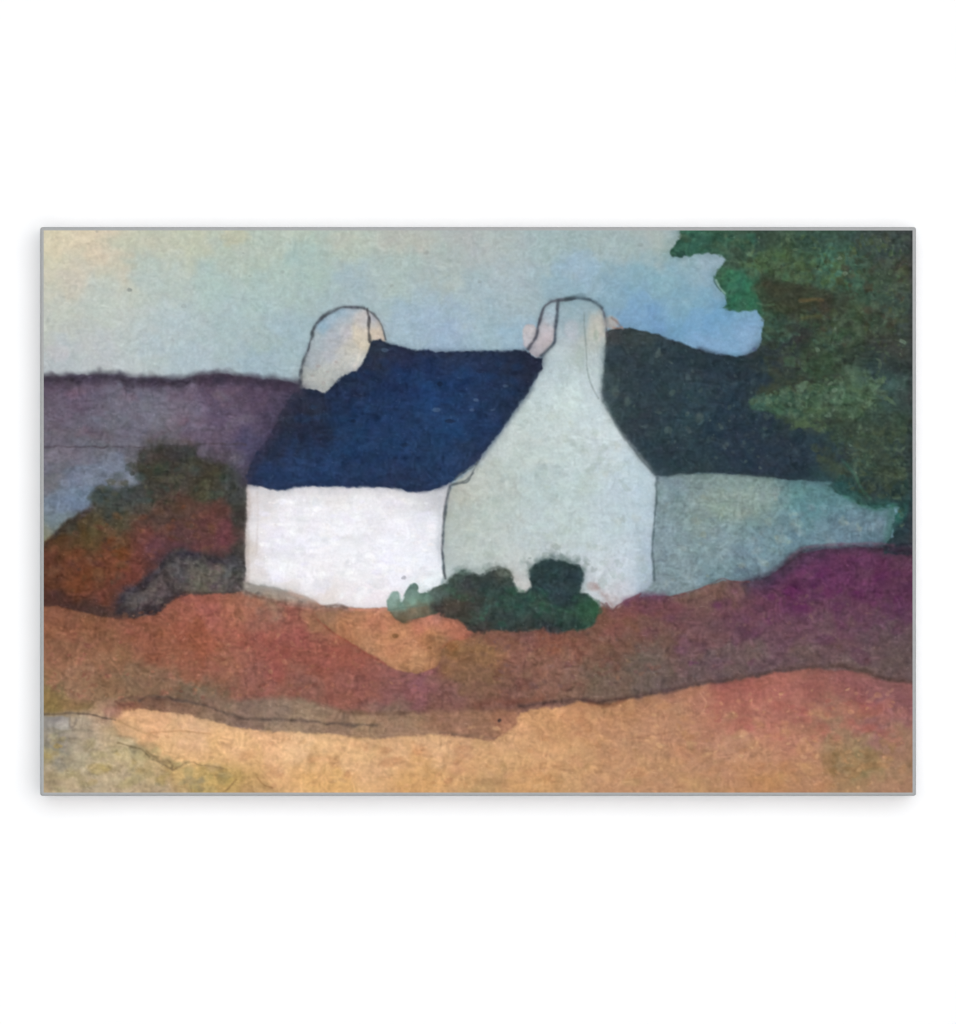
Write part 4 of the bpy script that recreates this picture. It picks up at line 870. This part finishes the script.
def region(name, ids, parent, label=None):
    sel = np.isin(QL, [NAMES.index(i) for i in ids])
    q = Q[sel]
    if len(q) == 0:
        return None
    u, inv = np.unique(q.ravel(), return_inverse=True)
    me = bpy.data.meshes.new(name)
    me.vertices.add(len(u))
    co = np.empty((len(u), 3), np.float32)
    co[:, 0] = VX.ravel()[u]
    co[:, 1] = -DEPTH
    co[:, 2] = VZ.ravel()[u]
    me.vertices.foreach_set('co', co.ravel())
    n = len(q)
    me.loops.add(4 * n)
    me.loops.foreach_set('vertex_index', inv.astype(np.int32).ravel())
    me.polygons.add(n)
    me.polygons.foreach_set('loop_start', np.arange(0, 4 * n, 4, dtype=np.int32))
    me.polygons.foreach_set('loop_total', np.full(n, 4, np.int32))
    me.update(calc_edges=True)
    at = me.attributes.new('pigment', 'FLOAT_COLOR', 'POINT')
    c4 = np.ones((len(u), 4), np.float32)
    c4[:, :3] = ALB.reshape(-1, 3)[u]
    at.data.foreach_set('color', c4.ravel())
    me.materials.append(M_PIG)
    o = bpy.data.objects.new(name, me)
    col.objects.link(o)
    o.parent = parent
    if label:
        o['label'] = label
    return o


region('painted_sky', ['sky'], root, 'pale sky running from cream to blue')
region('painted_hill', ['hill'], root, 'long purple grey hill under the sky')
region('painted_water', ['water'], root, 'small grey blue patch of water at the left')
region('painted_thicket', ['thicket'], root, 'rust and olive thicket left of the white wall')
region('painted_boulder', ['boulder'], root, 'dark grey rocks below the thicket')
fld = region('painted_field', ['field'], root, 'red brown field turning purple at the right')
region('bank', ['orange_bank'], fld, 'bright orange bank in front of the white wall')
region('painted_path', ['path'], root, 'narrow grey brown path between field and sand')
region('painted_sand', ['sand'], root, 'broad yellow sand along the bottom')
mdw = region('painted_meadow', ['meadow'], root, 'grey green grass in the lower left corner')
region('stone', ['stone'], mdw, 'pale stone at the left edge')
ob = region('painted_outbuilding', ['outbuilding'], root, 'long grey outbuilding right of the gable')
region('roof', ['outbuilding_roof'], ob, 'near black roof of the outbuilding')
ct = region('painted_cottage', ['gable_wall'], root, 'cottage with pale grey green gable')
region('front_wall', ['front_wall'], ct, 'bright white front wall')
region('roof', ['cottage_roof'], ct, 'navy blue roof')
region('chimney', ['chimney_1'], ct, 'rounded cream chimney at the left end of the roof')
region('chimney', ['chimney_2'], ct, 'pink side of the chimney on top of the gable')
region('painted_tree', ['tree'], root, 'dark green tree filling the upper right corner')
region('painted_shrub', ['dark_shrub'], root, 'dark green shrub at the foot of the gable')
region('painted_shrub', ['pale_shrub'], root, 'small pale teal shrub before the white wall')

# -------------------------------------------------------------------- daylight
SUN_EL, SUN_AZ = math.radians(3), math.radians(5)     # from the front and a little to the right
w = bpy.data.worlds.new('World')
scn.world = w
w.use_nodes = True
nt = w.node_tree
sky = nt.nodes.new('ShaderNodeTexSky')
sky.sky_type = 'NISHITA'
sky.sun_disc = False
sky.sun_elevation = SUN_EL
sky.sun_rotation = math.pi - SUN_AZ
sky.dust_density = 1.0
nt.links.new(sky.outputs['Color'], nt.nodes['Background'].inputs['Color'])
nt.nodes['Background'].inputs['Strength'].default_value = 0.05

sd = bpy.data.lights.new('sun', 'SUN')
sd.energy = 3.5
sd.angle = math.radians(64)
sd.color = (1.0, 0.985, 0.97)
sun = bpy.data.objects.new('sun', sd)
col.objects.link(sun)
from mathutils import Vector
to_sun = Vector((math.sin(SUN_AZ) * math.cos(SUN_EL), -math.cos(SUN_AZ) * math.cos(SUN_EL), math.sin(SUN_EL)))
sun.rotation_euler = to_sun.to_track_quat('Z', 'Y').to_euler()
sun.location = (1.5, -3, 4)

# ---------------------------------------------------------------------- camera
cd = bpy.data.cameras.new('camera')
cam = bpy.data.objects.new('camera', cd)
col.objects.link(cam)
DIST = 8.0
cam.location = (0, -DEPTH - DIST, CZ)
cam.rotation_euler = (math.radians(90), 0, 0)
cd.sensor_width = 36
cd.sensor_fit = 'AUTO'
cd.lens = 36 * DIST / (1024 * MM)
cd.clip_start = 0.05
cd.clip_end = 300
scn.camera = cam

scn.view_settings.view_transform = 'Standard'
scn.view_settings.look = 'None'
scn.view_settings.exposure = -0.07
scn.view_settings.use_white_balance = True
scn.view_settings.white_balance_temperature = 5990
scn.view_settings.white_balance_tint = 7
scn.view_settings.gamma = 1.0
scn.view_settings.use_curve_mapping = False
